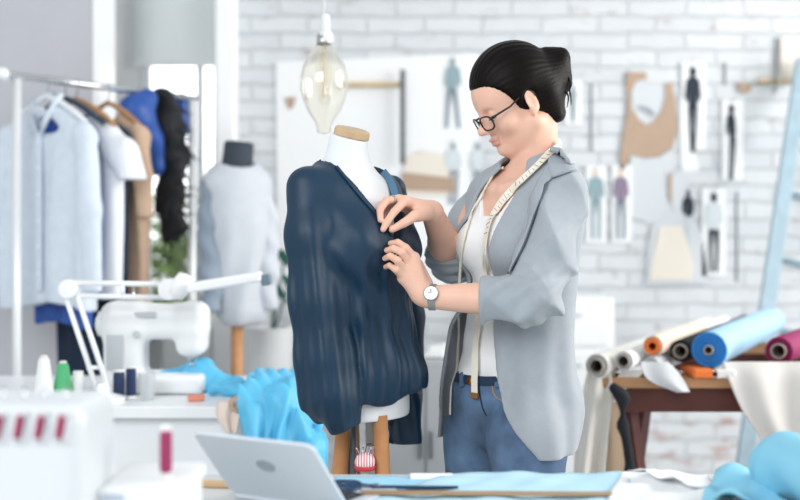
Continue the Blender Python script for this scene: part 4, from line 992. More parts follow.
def garment(name, label, cat, px, col_m, half, length, depth, neck, sleeve=None, seed=1, hemf=None, folds=10, famp=0.008, res=0.007, z0=0.075, flare=0.0, group=None, extra=None, slope=.095):
    """a garment hanging from its hanger: flattened body with folds, sleeves, an open neck"""
    q = railp(px); c = q - Z * z0; t = thing(name, label, cat, c - Z * length, group)
    R_ = np.array(basis(RN, RDIR, Z))
    def G(l, f, z): return c + RN * l + RDIR * f + Z * z
    bx = half + 0.12; lo = [min(G(s * bx, k * 0.16, 0)[i] for s in (-1, 1) for k in (-1, 1)) for i in range(2)] + [c.z - length - 0.1]
    hi = [max(G(s * bx, k * 0.16, 0)[i] for s in (-1, 1) for k in (-1, 1)) for i in range(2)] + [c.z + 0.08]
    def fold(g):
        g.disp(lambda X, Y, Zz: famp * np.sin(((X - c.x) * RN.x + (Y - c.y) * RN.y) / half * folds + seed + 0.8 * np.sin(Zz * 6 + seed)) * np.clip((c.z - 0.06 - Zz) * 5, 0, 1))
    g = SDF(lo, hi, res)
    rs_ = min(.034, depth * .46); g.cone(G(-half + .03, 0, -slope), G(0, 0, -0.015), rs_ * .9, rs_, 0.02); g.cone(G(half - .03, 0, -slope), G(0, 0, -0.015), rs_ * .9, rs_, 0.02)
    g.rbox(G(0, 0, -length / 2 - slope * .63), (2 * half * (1 + flare), depth, length - slope * .75), depth * 0.45, R_, 0.06)
    g.cone(G(-half * .75, 0, -slope - .025), G(half * .75, 0, -slope - .025), rs_, rs_, 0.02)
    fold(g)
    if neck: g.ell(G(0.0, -0.03, 0.012), (neck, 0.09, neck * 1.1), R_, 0.01, cut=True)
    hz = c.z - length
    g.keep(lambda X, Y, Zz: (hz + 0.015 * np.sin(((X - c.x) * RN.x + (Y - c.y) * RN.y) * 14 + seed)) - Zz)
    g.build(name + '_body', col_m, t, relax=2)
    if sleeve:
        for s in (-1, 1):
            g = SDF(lo, hi, res); L_, r0, r1, out = sleeve
            g.chain([G(s * (half - 0.035), -0.01, -slope - .005), G(s * (half + out * .6), -0.02, -0.10 - L_ * .5), G(s * (half + out), -0.015, -0.10 - L_)], [r0, r0, r1], 0.02, flat=(RDIR, 0.7)); fold(g)
            zc_ = c.z - 0.10 - L_; g.keep(lambda X, Y, Zz: zc_ - Zz)
            g.build('sleeve', col_m, t, relax=2)
    if extra: extra(G, t)
    return t
SHIRTB = mat('pale_blue_cotton', '#d4dee9', 0.8, noise=0.05, nscale=30, bump=0.15, bscale=300); TEEW = mat('white_cotton', '#eef1f4', 0.85, bump=0.15, bscale=300)
BEIGE = mat('beige_linen', '#c4a78f', 0.85, noise=0.06, nscale=30); ROYAL = mat('royal_blue_satin', '#2a56a6', 0.45, noise=0.2, nscale=12); NAVYD = mat('navy_wool', '#1d2c42', 0.85); BLACKF = mat('black_fur', '#14161c', 0.7, noise=0.3, nscale=40)
def shirt_extra(G, t):
    mb = MB(); pk = lambda l, f, z: G(l, f, z)
    for s in (-1, 1): mb.tube([pk(s * 0.010, -0.036, -0.11), pk(s * 0.04, -0.036, -0.06), pk(s * 0.060, -0.012, 0.0), pk(s * 0.05, 0.02, 0.02), pk(0, 0.032, 0.03)], [0.008, 0.011, 0.011, 0.010, 0.010], 8)
    mb.build('collar', SHIRTB, t, smooth=True)
    MB().box(G(0.0, -0.036, -0.38), (0.03, 0.006, 0.54), basis(RN, RDIR, Z)).build('placket', SHIRTB, t, bevel=0.002)
    for k in range(6): MB().lathe([(0.0005, 0.003), (0.005, 0.002), (0.005, -0.001)], G(0, -0.040, -0.14 - k * 0.09), -RDIR, 10).build('button', WHITE, t)
hanger(47, 'white hanger nearest the rail end holding the pale blue shirt', HW)
garment('shirt', 'pale blue buttoned shirt hanging first on the rail', 'shirt', 47, SHIRTB, 0.215, 0.705, 0.062, 0.050, (0.55, 0.048, 0.038, 0.03), 1, extra=shirt_extra, group=None, famp=0.008, slope=.115)
hanger(64, 'dark blue hanger right behind the pale blue shirt', HB)
garment('blue_blouse', 'deep blue blouse mostly hidden behind the pale blue shirt, hem showing below', 'blouse', 64, ROYAL, 0.13, 0.78, 0.04, 0.05, None, 2)
hanger(76, 'wooden hanger holding the white T-shirt', HT, True)
garment('white_shirt', 'white short-sleeved T-shirt hanging second in view on the rail', 'T-shirt', 80, TEEW, 0.185, 0.67, 0.055, 0.06, (0.17, 0.055, 0.062, 0.075), 3, slope=.12, flare=.1)
hanger(108, 'wooden hanger with wide bar holding the beige top', HT, True, 0.17)
garment('navy_dress', 'long navy dress hanging between white T-shirt and beige top', 'dress', 94, NAVYD, 0.15, 0.98, 0.04, 0.05, None, 4, flare=0.15)
garment('linen_blouse', 'beige linen top hanging behind the white T-shirt', 'top', 110, BEIGE, 0.175, 0.72, 0.06, 0.06, (0.30, 0.042, 0.038, 0.02), 5, folds=12, famp=0.009)
def blob_garment(name, label, cat, m, blobs, amp, lo_, hi_, seed, spikes=0):
    pts = [p for b in blobs for p in b[:2]]; r = max(max(b[2:4]) for b in blobs) + amp + 0.03
    lo = [min(p[i] for p in pts) - r for i in range(3)]; hi = [max(p[i] for p in pts) + r for i in range(3)]
    g = SDF(lo, hi, 0.0075)
    for a, b, ra, rb in blobs: g.cone(a, b, ra, rb, 0.03)
    w = wrinkle(seed, 6, lo_, hi_, amp); g.disp(w)
    t = thing(name, label, cat, V(sum(p.x for p in pts) / len(pts), sum(p.y for p in pts) / len(pts), min(p.z for p in pts)))
    b = g.build(name + '_cloth', m, t, relax=1)
    if spikes:
        rn = random.Random(seed); vs, qs = BV[b.name]; mb = MB()
        for _ in range(spikes):
            p = V(*vs[rn.randrange(len(vs))]); d = V(rn.gauss(0, 1), rn.gauss(0, 1), rn.gauss(-.3, 1)).normalized(); w_ = d.orthogonal().normalized() * 0.006
            mb.add([p - w_, p + w_, p + d * 0.03 + w_ * .7 + Z * -.005, p + d * 0.055 - Z * 0.014], [(0, 1, 2, 3)])
        f = mb.build('feather_trim', m, t, fixn=False); f['kind'] = 'stuff'
    return t
dr = lambda px, y: P(px, y, railp(px).y - 0.02)
blob_garment('royal_blue_blouse', 'bright royal blue satin blouse hanging beyond the beige top', 'blouse', ROYAL, [(dr(133, 103), dr(146, 98), 0.035, 0.045), (dr(138, 112), dr(150, 140), 0.06, 0.06), (dr(150, 140), dr(156, 165), 0.05, 0.025)], 0.02, 18, 40, 3)
blob_garment('royal_blue_scarf', 'small royal blue satin scarf behind the black feather garment', 'scarf', ROYAL, [(dr(176, 98) + V(0, .1, 0), dr(176, 125) + V(0, .1, 0), 0.03, 0.035)], 0.012, 25, 50, 6)
blob_garment('black_feather_dress', 'black feathery dress hanging at the far end of the rail', 'dress', BLACKF, [(dr(166, 98), dr(168, 130), 0.04, 0.06), (dr(168, 130), dr(174, 160), 0.065, 0.055), (dr(174, 160), dr(170, 190), 0.055, 0.05), (dr(170, 190), dr(173, 226), 0.05, 0.055)], 0.022, 30, 80, 11, 260)

# ================================================================== SECOND DRESS FORM
C2 = V(PX(237, 4.5), 4.5, 0); L2, F2 = frame2(0.35, -0.94); R2 = np.array(basis(L2, F2, Z))
t = thing('dress_form', 'grey mannequin with dark neck on a wooden pole, behind the blue fabric', 'mannequin', C2)
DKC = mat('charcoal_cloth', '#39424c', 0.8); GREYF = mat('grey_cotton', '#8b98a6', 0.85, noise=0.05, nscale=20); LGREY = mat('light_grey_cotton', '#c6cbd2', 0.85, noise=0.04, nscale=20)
def Q2(l, f, z): return C2 + L2 * l + F2 * f + Z * z
zt2 = PZ(160, 4.5)
MB().lathe([(0.066, -.04), (0.055, 0.02), (0.054, 0.078), (0.045, 0.086), (0.0005, 0.088)], Q2(0, 0, zt2 - 0.02) , (0.1, 0, 1), 24).build('neck', DKC, t, smooth=True)
g = SDF(C2 + V(-.25, -.2, .95), C2 + V(.25, .2, 1.6), 0.008)
g.ell(Q2(0, 0, 1.30), (0.100, 0.08, 0.20), R2, 0.03); g.cone(Q2(-.075, 0, zt2 - .10), Q2(.075, 0, zt2 - .10), 0.03, 0.03, 0.03); g.ell(Q2(0, 0, 1.08), (0.085, 0.075, 0.12), R2, 0.05); g.keep(lambda X, Y, Zz: 1.0 - Zz)
g.build('form_torso', GREYF, t)
MB().tube([Q2(0, 0, 0.08), Q2(0, 0, 1.05)], 0.022, 14).build('pole', WOOD, t, smooth=True)
MB().lathe([(0.18, 0), (0.18, 0.015), (0.05, 0.04), (0.024, 0.1)], Q2(0, 0, 0), Z, 28).build('base', DKC, t, smooth=False)
t = thing('knit_jumper', 'light grey knit top with grey sleeves on the dark-necked mannequin', 'top', Q2(0, 0, .9))
zbt = PZ(326, 4.5)
g = SDF(C2 + V(-.27, -.22, .8), C2 + V(.27, .22, 1.58), 0.0065)
g.ell(Q2(0, 0, 1.28), (0.118, 0.098, 0.24), R2, 0.04); g.cone(Q2(-.075, 0, zt2 - .085), Q2(.075, 0, zt2 - .085), 0.048, 0.048, 0.05); g.cone(Q2(0.0, 0, 1.25), Q2(0.012, 0, .96), 0.104, 0.098, 0.05)
g.disp(lambda X, Y, Zz: 0.006 * np.sin((X + Y * .4) * 55 + 2 * np.sin(Zz * 9)) * np.clip((1.35 - Zz) * 4, 0, 1)); g.keep(lambda X, Y, Zz: zbt - Zz, 0.02)
g.ell(Q2(0, 0.01, zt2 + 0.01), (0.07, 0.08, 0.05), R2, 0.005, cut=True)
g.build('knit_body', LGREY, t, relax=2)
for s in (-1, 1):
    g = SDF(C2 + V(-.3, -.25, .75), C2 + V(.3, .25, 1.58), 0.0065)
    g.chain([Q2(s * .088, 0, zt2 - .095), Q2(s * .105, 0.02, 1.25), Q2(s * .105, 0.05, 1.08), Q2(s * .10, .06, .95)], [0.042, 0.042, 0.036, 0.032], 0.02)
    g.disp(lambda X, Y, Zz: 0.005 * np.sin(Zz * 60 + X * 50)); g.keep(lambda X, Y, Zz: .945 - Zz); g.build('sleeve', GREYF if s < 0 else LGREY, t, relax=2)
# ================================================================== SEWING TABLE, LEFT
ZT = 0.77; YF, YK = 3.30, 3.98
WTOP = mat('white_laminate', '#eff2f4', 0.35); TX0, TX1 = -1.75, PX(296, 3.33)
t = thing('sewing_table', 'long white sewing table with the lamp and sewing machine on it', 'table', ((TX0 + TX1) / 2, 3.65, 0))
MB().box(((TX0 + TX1) / 2, (YF + YK) / 2, ZT - 0.016), (TX1 - TX0, YK - YF, 0.032)).build('table_top', WTOP, t, bevel=0.004)
MB().box(((TX0 + TX1) / 2, YF + 0.05, ZT - 0.13), (TX1 - TX0 - 0.08, 0.02, 0.196)).build('apron', WTOP, t, bevel=0.003)
for x in (TX0 + .06, TX1 - .06, (TX0 + TX1) / 2):
    for y in (YF + .08, YK - .06): MB().box((x, y, (ZT - .032) / 2), (0.05, 0.05, ZT - .032)).build('leg', WTOP, t, bevel=0.004)
# sewing machine
t = thing('sewing_machine', 'white sewing machine standing on the table under the lamp arm', 'sewing machine', V(PX(157, 3.6), 3.6, ZT))
MW = mat('machine_white', '#eef0f1', 0.3); MG = mat('machine_grey', '#c3c8cc', 0.4)
mx0, mx1, ym = PX(105, 3.6), PX(207, 3.6), 3.6
g = SDF((mx0 - .03, ym - .12, ZT - .01), (mx1 + .05, ym + .12, ZT + .33), 0.0045); zt = PZ(303, 3.6)
g.rbox(((mx0 + mx1) / 2, ym, ZT + .028), (mx1 - mx0, .17, .055), 0.016)
g.rbox((mx0 + .062, ym, (ZT + zt) / 2 + .01), (.115, .13, zt - ZT - .02), 0.03, None, 0.02)
g.rbox(((mx0 + mx1) / 2, ym, zt - .052), (mx1 - mx0, .125, .10), 0.032, None, 0.03)
g.rbox((mx1 - .042, ym, zt - .075), (.084, .125, .15), 0.03, None, 0.02)
g.keep(lambda X, Y, Zz: ZT + 0.002 - Zz); g.build('machine_body', MW, t)
MB().lathe([(0.012, 0), (0.034, 0.003), (0.036, 0.02), (0.02, 0.028), (0.0005, 0.03)], (mx0 + .004, ym, zt - .06), (-1, 0, 0), 24).build('handwheel', MW, t, smooth=False)
MB().tube([(mx1 - .04, ym, zt - .14), (mx1 - .04, ym, ZT + .085)], 0.005, 8).build('needle_bar', CHR2, t, smooth=True)
MB().box((mx1 - .04, ym - .006, ZT + .082), (.018, .035, .006)).build('presser_foot', CHR2, t, bevel=0.002)
MB().box((mx0 + .12, ym - .066, zt - .03), (.085, .008, .018)).build('handle_slot', MG, t, bevel=0.004)
MB().box((mx0 + .045, ym - .068, ZT + .12), (.05, .008, .10)).build('control_panel', MG, t, bevel=0.004)
MB().lathe([(0.012, 0), (0.011, 0.01), (0.0005, 0.011)], (mx0 + .105, ym - .063, zt - .085), (0, -1, 0), 18).build('dial', MG, t)
MB().tube([(mx0 + .08, ym + .01, zt - .01), (mx0 + .08, ym + .01, zt + .05)], 0.003, 8).build('spool_pin', CHR2, t, smooth=True)
# lamp
LW = mat('lamp_white', '#f3f5f6', 0.3); t = thing('swing_arm_lamp', 'white swing-arm desk lamp with parallel arms over the sewing machine', 'lamp', P(101, 402, 3.40))
yl = 3.40; b0 = P(103, 402, yl); b0.z = ZT; e1 = P(69, 289, yl); e2 = P(166, 291, yl + .02); h0 = P(188, 288, yl); h1 = P(262, 276, yl)
MB().lathe([(0.06, 0), (0.06, 0.012), (0.02, 0.024), (0.014, 0.05)], b0, Z, 24).build('base', LW, t)
mb = MB()
for s in (-1, 1): mb.tube([b0 + V(s * .016, 0, .03), e1 + V(s * .016, 0, 0)], 0.0075, 10)
mb.tube([b0 + V(-.016, 0, .3 * (e1.z - ZT)) + V((e1 - b0).x * .3, 0, 0), b0 + V(.016, 0, .3 * (e1.z - ZT)) + V((e1 - b0).x * .3, 0, 0)], .006, 8)
mb.build('lower_arm', LW, t, smooth=True)
mb = MB()
for s in (-1, 1): mb.tube([e1 + V(0, 0, s * .018), e2 + V(0, 0, s * .018)], 0.0075, 10)
for k in (.0, .55, 1): mb.tube([e1.lerp(e2, k) - Z * .018, e1.lerp(e2, k) + Z * .018], .007, 8)
mb.build('upper_arm', LW, t, smooth=True)
for q, r in ((e1, .026), (e2 + V(.01, 0, .005), .03)): MB().lathe([(0.002, -.02), (r, -.018), (r, .018), (0.002, .02)], q, (0, 1, 0), 20).build('joint', LW, t, bevel=0.003)
MB().lathe([(0.004, -.036), (.022, -.032), (.03, 0), (.022, .032), (.004, .036)], P(181, 286, yl + .01), (.5, 0, .9), 18).build('lamp_knob', LW, t, smooth=True)
dirh = (h1 - h0).normalized(); MB().box((h0 + h1) / 2, ((h1 - h0).length, .075, .028), basis(dirh, V(0, 1, 0), V(-dirh.z, 0, dirh.x))).build('lamp_head', LW, t, bevel=0.008)
MB().tube([e2 + V(.02, 0, .0), h0 + dirh * .02], 0.012, 10).build('head_bracket', LW, t, smooth=True)
MB().box(h1 + dirh * .012 + V(0, 0, -.012), (.026, .05, .03), basis(dirh, V(0, 1, 0), V(-dirh.z, 0, dirh.x))).build('end_fitting', mat('fitting_grey', '#6d7f8c', 0.4, 0.4), t, bevel=0.004)
# things on the table
def spool(px, d, label, col, rr, hh, cone=False, group='thread on the sewing table', base=ZT, name='thread_spool', cap='#e8e8e4'):
    x = PX(px, d); t = thing(name, label, 'thread', (x, d, base), group); m = mat('thread_' + col.strip('#'), col, 0.7, bump=0.3, bscale=500)
    if cone: MB().lathe([(rr, .004), (rr * 1.0, hh * .12), (rr * .55, hh * .9), (rr * .4, hh * .95)], (x, d, base), Z, 24).build('thread', m, t, smooth=True)
    else: MB().lathe([(rr * .8, .006), (rr, .012), (rr, hh - .012), (rr * .8, hh - .006)], (x, d, base), Z, 24).build('thread', m, t, smooth=False)
    MB().lathe([(rr * .95, 0), (rr * .95, .006), (rr * .3, .0062), (rr * .3, hh - .006), (rr * (.35 if cone else .9), hh - .0055), (rr * (.35 if cone else .9), hh)], (x, d, base), Z, 20).build('spool_core', mat('core_' + cap.strip('#'), cap, 0.5), t)
    return t
spool(44, 3.40, 'white cone of thread, leftmost on the sewing table', '#eceeee', .028, .125, True)
spool(63, 3.44, 'green spool of thread on the sewing table', '#57b47c', .028, .105, True)
spool(78, 3.46, 'small white spool of thread right of the green one', '#e6e6e6', .016, .075)
spool(119, 3.45, 'dark navy spool of thread in front of the machine, left of its pair', '#2a3a5c', .016, .08)
spool(131, 3.47, 'dark blue spool of thread in front of the machine, touching the machine side', '#26355a', .014, .088)
tt = thing('thread_holder', 'small clear cup by the navy spools on the sewing table', 'cup', (PX(147, 3.42), 3.42, ZT)); MB().lathe([(.018, 0), (.024, .075), (.022, .075), (.016, .004), (.0005, .004)], (PX(147, 3.42), 3.42, ZT), Z, 20).build('cup', mat('frosted_plastic', '#e9eef0', 0.3, trans=0.5), tt, smooth=False)
BLUEC = mat('sky_blue_satin', '#5fbfe6', 0.45, noise=0.12, nscale=8)
def heap(name, label, cat, m, prims, seed, amp=0.012, lo_=25, hi_=60, floor=None, res=0.006, k=0.03, comp='fabric'):
    pts = [Vector(p) for q in prims for p in q[:2]]; r = max(max(q[2:4]) for q in prims) + amp + .02
    lo = [min(p[i] for p in pts) - r for i in range(3)]; hi = [max(p[i] for p in pts) + r for i in range(3)]
    g = SDF(lo, hi, res)
    for q in prims: g.cone(q[0], q[1], q[2], q[3], k, flat=q[4] if len(q) > 4 else None)
    g.disp(wrinkle(seed, 6, lo_, hi_, amp))
    if floor is not None: g.keep(lambda X, Y, Zz: floor + .001 - Zz)
    o = g.build(name, m, None, relax=1); tag(o, label, cat); return o
heap('blue_fabric', 'crumpled sky blue satin fabric lying beside the sewing machine', 'fabric', BLUEC, [(P(168, 385, 3.62), P(200, 378, 3.62), .045, .05), (P(195, 384, 3.66), P(238, 385, 3.6), .045, .03), (P(215, 388, 3.50), P(245, 390, 3.5), .025, .02)], 5, .018, 50, 120, ZT, .005)
DX = TX1
def draped(u, v):
    path = [(3.60, .80), (3.48, .812), (3.37, .815), (3.29, .80), (3.268, .765), (3.262, .70), (3.258, .62), (3.255, .52 + .10 * (1 - u) + .02 * math.sin(u * 9))]
    k = v * 7; i = min(int(k), 6); w = k - i; y = path[i][0] * (1 - w) + path[i + 1][0] * w; z = path[i][1] * (1 - w) + path[i + 1][1] * w
    hang = min(max((v - .45) * 3, 0), 1); x = PX(243, 3.3) + u * (PX(327, 3.3) - PX(243, 3.3)) - .01 * hang * (u - .5)
    x += .012 * math.sin(v * 9 + u * 7) ; over = max(0, x - TX1 + .01)
    z += (1 - hang) * (.018 * abs(math.sin(u * 8 + v * 9)) + .012 * abs(math.sin(u * 15 - v * 17)) - min(over * 2.2, .12)) + .01
    y -= hang * (.020 * (1 + math.sin(u * 17 + 1.2 * math.sin(v * 5))) + .010 * (1 + math.sin(u * 33 + v * 6))) + (1 - hang) * .01
    return V(x, y, z)
tag(MB().sheet(draped, 60, 60).build('blue_drape', BLUEC, None, smooth=True, solid=.003), 'sky blue satin cloth hanging over the right end of the white table', 'fabric')
drape('beige_cloth', 'small beige cloth hanging over the table edge beside the blue cloth', 'fabric', mat('beige_muslin', '#e6d6cb', 0.85), [(220, 240, 400, 3.36), (217, 242, 402, 3.285), (216, 240, 414, 3.27), (220, 238, 424, 3.268), (226, 236, 433, 3.266)], wave=1.6, amp=.008)
q = P(237, 404, 3.26); tag(MB().lathe([(.012, -.008), (.021, -.008), (.021, .008), (.012, .008)], q, (.3, -1, .1), 24, closed=True).build('tape_roll', mat('roll_tan', '#b29a86', 0.6)), 'small tan tape roll at the edge of the blue cloth', 'tape roll')
x = P(196, 396, 3.40); tag(MB().box((x.x, x.y, ZT + .009), (.045, .02, .017), rotz(.3)).build('chalk_block', mat('coral_chalk', '#e8927c', 0.8), bevel=0.004), 'coral chalk block on the sewing table before the blue fabric', 'chalk')
# low grey cabinet behind and grey box on the floor
CABG = mat('cabinet_grey', '#a9adb0', 0.6); 
t = thing('grey_cabinet', 'low grey cabinet standing behind the mannequin and the woman', 'cabinet', (PX(425, 4.6), 4.75, 0))
MB().box((PX(425, 4.6), 4.75, .375), (.42, .4, .75)).build('cabinet_body', CABG, t, bevel=0.005)
for k in (0, 1):
    d_ = MB().box((PX(425, 4.6) - .1 + k * .2, 4.545, .375), (.19, .015, .70)).build('door', CABG, t, bevel=0.003); MB().box((PX(425, 4.6) - .02 + k * .04, 4.533, .45), (.01, .014, .1)).build('handle', STEELD, d_, bevel=0.002)
heap('folded_linen', 'small white and grey linen bundle on the low grey cabinet', 'fabric', mat('white_linen', '#e3e5e5', 0.85), [(P(416, 366, 4.7), P(440, 364, 4.7), .05, .05), (P(432, 352, 4.75), P(445, 350, 4.75), .04, .04)], 12, .02, 22, 45, .75, .008)
t = thing('side_cabinet', 'pale grey cabinet behind the second mannequin beside the window', 'cabinet', (PX(215, 5.2), 5.3, 0))
MB().box((PX(212, 5.1), 5.32, .43), (.42, .42, .86)).build('cabinet_body', mat('pale_grey_lacquer', '#b4b8ba', 0.5), t, bevel=0.005)
for k in (0, 1): MB().box((PX(212, 5.1) - .10 + .2 * k, 5.103, .43), (.19, .014, .80)).build('door', mat('pale_grey_lacquer', '#b4b8ba', 0.5), t, bevel=0.003)
# small dark leaf clip: plant behind the mannequin
t = thing('potted_plant', 'small plant with dark green leaves behind the mannequin', 'plant', (PX(268, 4.9), 4.9, .0))
bx_ = PX(270, 4.9); MB().lathe([(.07, 0), (.09, .85), (.075, .85), (.07, .8), (.0005, .8)], (bx_, 4.9, 0), Z, 24).build('planter', mat('planter_white', '#d5d8d9', 0.5), t)
LG = mat('dark_green_leaf', '#1f5a50', 0.4); lf = [((272, 330), (284, 258)), ((270, 330), (276, 290)), ((272, 332), (290, 285))]
for a, b in lf:
    p0 = P(*a, 4.9); p1 = P(*b, 4.88); md = p0.lerp(p1, .5) + V(.01, -.03, .02); MB().tube([V(p0.x, 4.9, .8), p0.lerp(p1, .6), p1], .004, 6).build('stem', LG, t, smooth=True)
    u = (p1 - p0).normalized(); w = V(u.z, 0, -u.x) * .022; n = 8; L_ = [p1 + V(-.03, 0, .02).lerp(V(.03, 0, -.05), i / n) for i in range(n + 1)]
    m_ = MB(); m_.sheet(lambda s_, v_: p1 + V(-.035 + .08 * v_, 0, .045 - .09 * v_) + V(.6, .2, .5) * ((s_ - .5) * .05 * math.sin(math.pi * min(max(v_, .03), .97))), 4, 10); m_.build('leaf', LG, t, smooth=True, solid=.0015)
# ================================================================== FABRIC ROLLS ON THE TRESTLE
DKW = mat('dark_brown_wood', '#5c2f28', 0.5, noise=0.25, nscale=14); TANW = mat('tan_plywood', '#b98d66', 0.6, noise=0.15, nscale=12)
ZR = 0.86
t = thing('trestle_table', 'dark brown wooden trestle carrying the fabric rolls', 'table', V(PX(690, 3.9), 3.9, 0))
xa, xb = PX(598, 3.5), PX(900, 3.7)
MB().box(((xa + xb) / 2, 3.53, ZR - .10), (xb - xa, .05, .072)).build('beam', DKW, t, bevel=0.004)
MB().box(((.97 + xb) / 2, 4.50, ZR - .10), (xb - .97, .05, .072)).build('beam', DKW, t, bevel=0.004)
for y_, x_ in ((3.535, xa), (4.47, .96)): MB().box(((x_ + xb) / 2, y_, ZR - .05), (xb - x_ + .02, .13, .028)).build('board', TANW, t, bevel=0.003)
def legp(p, q): MB().tube([p, q], .026, 4).build('leg', DKW, t)
for x0 in (xa + .09, xb - .12):
    for yy, s in ((3.55, -1), (4.43, 1)):
        x0 = (1.32 if x0 < 1 else xb - .06) if s > 0 else x0
        legp(V(x0, yy, ZR - .10), V(x0 + .10, yy + s * .02, .026)); legp(V(x0 + .06, yy + .05, ZR - .10), V(x0 - .04, yy + .07 + s * .02, .026))
def roll(name, label, p0, p1, r, core, m, mc=None, ends=None, wall=.004):
    """a bolt of cloth wound on a card core; p0 is the near end"""
    ax = (p1 - p0).normalized(); L_ = (p1 - p0).length; t = thing(name, label, 'fabric roll', (p0 + p1) / 2 - Z * r, 'fabric rolls on the trestle')
    n = 7; prof = [(core, 0)] + [(core + (r - core) * (k / n), 0.004 * (k % 2)) for k in range(1, n)] + [(r - .003, 0), (r, .004), (r * 1.01, L_ * .3), (r * .99, L_ * .6), (r, L_ - .004), (r - .003, L_), (core, L_)]
    MB().lathe(prof, p0, ax, 40, closed=True).build('cloth', m, t, smooth=False).data
    o = t.children[0]
    if ends: o.data.materials.append(ends)
    for p in o.data.polygons:
        p.use_smooth = abs(p.normal.dot(ax)) < 0.5
        if ends and not p.use_smooth: p.material_index = 1
    MB().lathe([(core - wall, -.012), (core, -.012), (core, L_ + .012), (core - wall, L_ + .012)], p0, ax, 28, closed=True).build('core', mc or mat('card_core', '#a79d94', 0.8), t, smooth=False)
    return t
ROLLW = mat('cream_canvas', '#eceae4', 0.8, noise=0.03, nscale=12, bump=0.2, bscale=250); ROLLW2 = mat('white_canvas', '#f1f2f2', 0.8, bump=0.2, bscale=250)
BLK = mat('black_canvas', '#1f2228', 0.8, bump=0.2, bscale=250); BLU = mat('cornflower_blue_cloth', '#2f83cc', 0.6, noise=0.06, nscale=20, bump=0.2, bscale=250); MAG = mat('magenta_cloth', '#93285f', 0.7, noise=0.1, nscale=20, bump=0.2, bscale=250)
ORG = mat('orange_cloth', '#e87a35', 0.7, bump=0.2, bscale=250); SHEER = mat('pale_grey_tulle', '#dcdfe2', 0.7, bump=0.2, bscale=250)
def r2(pxa, pya, da, r, L_, dirx=.40, z=None):
    p = P(pxa, pya, da); d = V(dirx, math.sqrt(1 - dirx ** 2), 0); return p, p + d * L_
DR = .42
p, q = r2(597, 366, 3.45, 0, 1.55, DR); roll('fabric_roll', 'cream canvas roll with open card core, nearest the woman', p, q, .034, .021, ROLLW)
p, q = r2(624, 361, 3.45, 0, 1.5, DR); roll('fabric_roll', 'thin white canvas roll second from the woman', p, q, .027, .018, ROLLW2)
p, q = r2(653, 346, 3.50, 0, .62, DR); roll('fabric_roll', 'cream cloth roll with a bright orange core end', p, q, .029, .023, mat('ivory_cloth', '#eadccb', 0.8, bump=0.2, bscale=250), ORG, None, .012)
p, q = r2(681, 351, 3.56, 0, 1.1, DR); roll('fabric_roll', 'black canvas roll with open core, touching the big blue roll', p, q, .032, .021, BLK)
p, q = r2(709, 350, 3.50, 0, 1.15, DR); roll('fabric_roll', 'big blue cloth roll with pale side and darker end on the trestle', p, q, .0505, .014, mat('pale_blue_cloth', '#a8d0ec', 0.6, bump=0.2, bscale=250), None, BLU)
p, q = r2(779, 351, 3.55, 0, 1.15, .48); roll('fabric_roll', 'magenta cloth roll with loose edge at the right', p, q, .040, .022, MAG)
p, q = r2(651, 366, 3.50, 0, 1.15, DR); roll('fabric_roll', 'pale grey tulle roll lying under the orange-ended roll', p, q, .026, .010, SHEER)
# hanging ends of cloth
drape('cream_drape', 'loose end of cream canvas hanging from the roll nearest the woman', 'fabric', mat('cream_canvas_end', '#e8e4dc', 0.85, bump=0.2, bscale=250), [(588, 611, 371, 3.475), (581, 612, 400, 3.46), (576, 608, 440, 3.45), (572, 602, 500, 3.44)], wave=1.6, amp=.018)
drape('tan_drape', 'loose end of tan linen hanging behind the cream canvas end', 'fabric', mat('tan_linen_end', '#bda58d', 0.9), [(600, 614, 372, 3.50), (596, 622, 420, 3.49), (592, 632, 470, 3.48), (590, 636, 510, 3.48)], wave=1.2, amp=.012)
drape('white_offcut', 'short white cloth end hanging from the thin white roll', 'fabric', mat('white_cloth_end', '#eeeeec', 0.85), [(622, 646, 370, 3.50), (616, 636, 380, 3.49), (613, 622, 392, 3.49), (611, 614, 402, 3.49)], wave=.8, amp=.006)
drape('tulle_offcut', 'torn pale tulle end hanging over the brown beam', 'fabric', SHEER, [(641, 668, 362, 3.47), (642, 676, 370, 3.46), (650, 684, 381, 3.45), (676, 690, 392, 3.45)], wave=1.0, amp=.008)
drape('grey_drape', 'large pale grey cloth hanging in a point below the blue and magenta rolls', 'fabric', mat('pale_grey_cloth', '#d9d5d0', 0.85, noise=0.03, nscale=12), [(722, 838, 362, 3.50), (727, 838, 376, 3.445), (742, 838, 410, 3.42), (760, 838, 438, 3.42), (770, 838, 470, 3.41), (772, 838, 510, 3.40)], wave=2.4, amp=.02)
heap('dark_cloth', 'dark navy cloth strip hanging beside the trestle leg', 'fabric', BLK, [(P(614, 388, 3.43), P(626, 400, 3.43), .016, .017), (P(622, 397, 3.43), P(624, 425, 3.43), .015, .010), (P(624, 425, 3.43), P(632, 475, 3.43), .009, .010), (P(632, 475, 3.43), V(PX(636, 3.43), 3.43, .014), .010, .012)], 3, .008, 30, 70)
for i, (px, col, lab) in enumerate([(700, '#ec7d3c', 'orange folded cloth under the black roll on the trestle'), (716, '#e9e6e1', 'white folded cloth under the blue roll on the trestle')]):
    t_ = MB().box((PX(px, 3.53), 3.53, ZR - .0225), (.075, .16, .026)).build('folded_cloth', mat('cloth' + col, col, 0.85), bevel=0.008); tag(t_, lab, 'fabric')
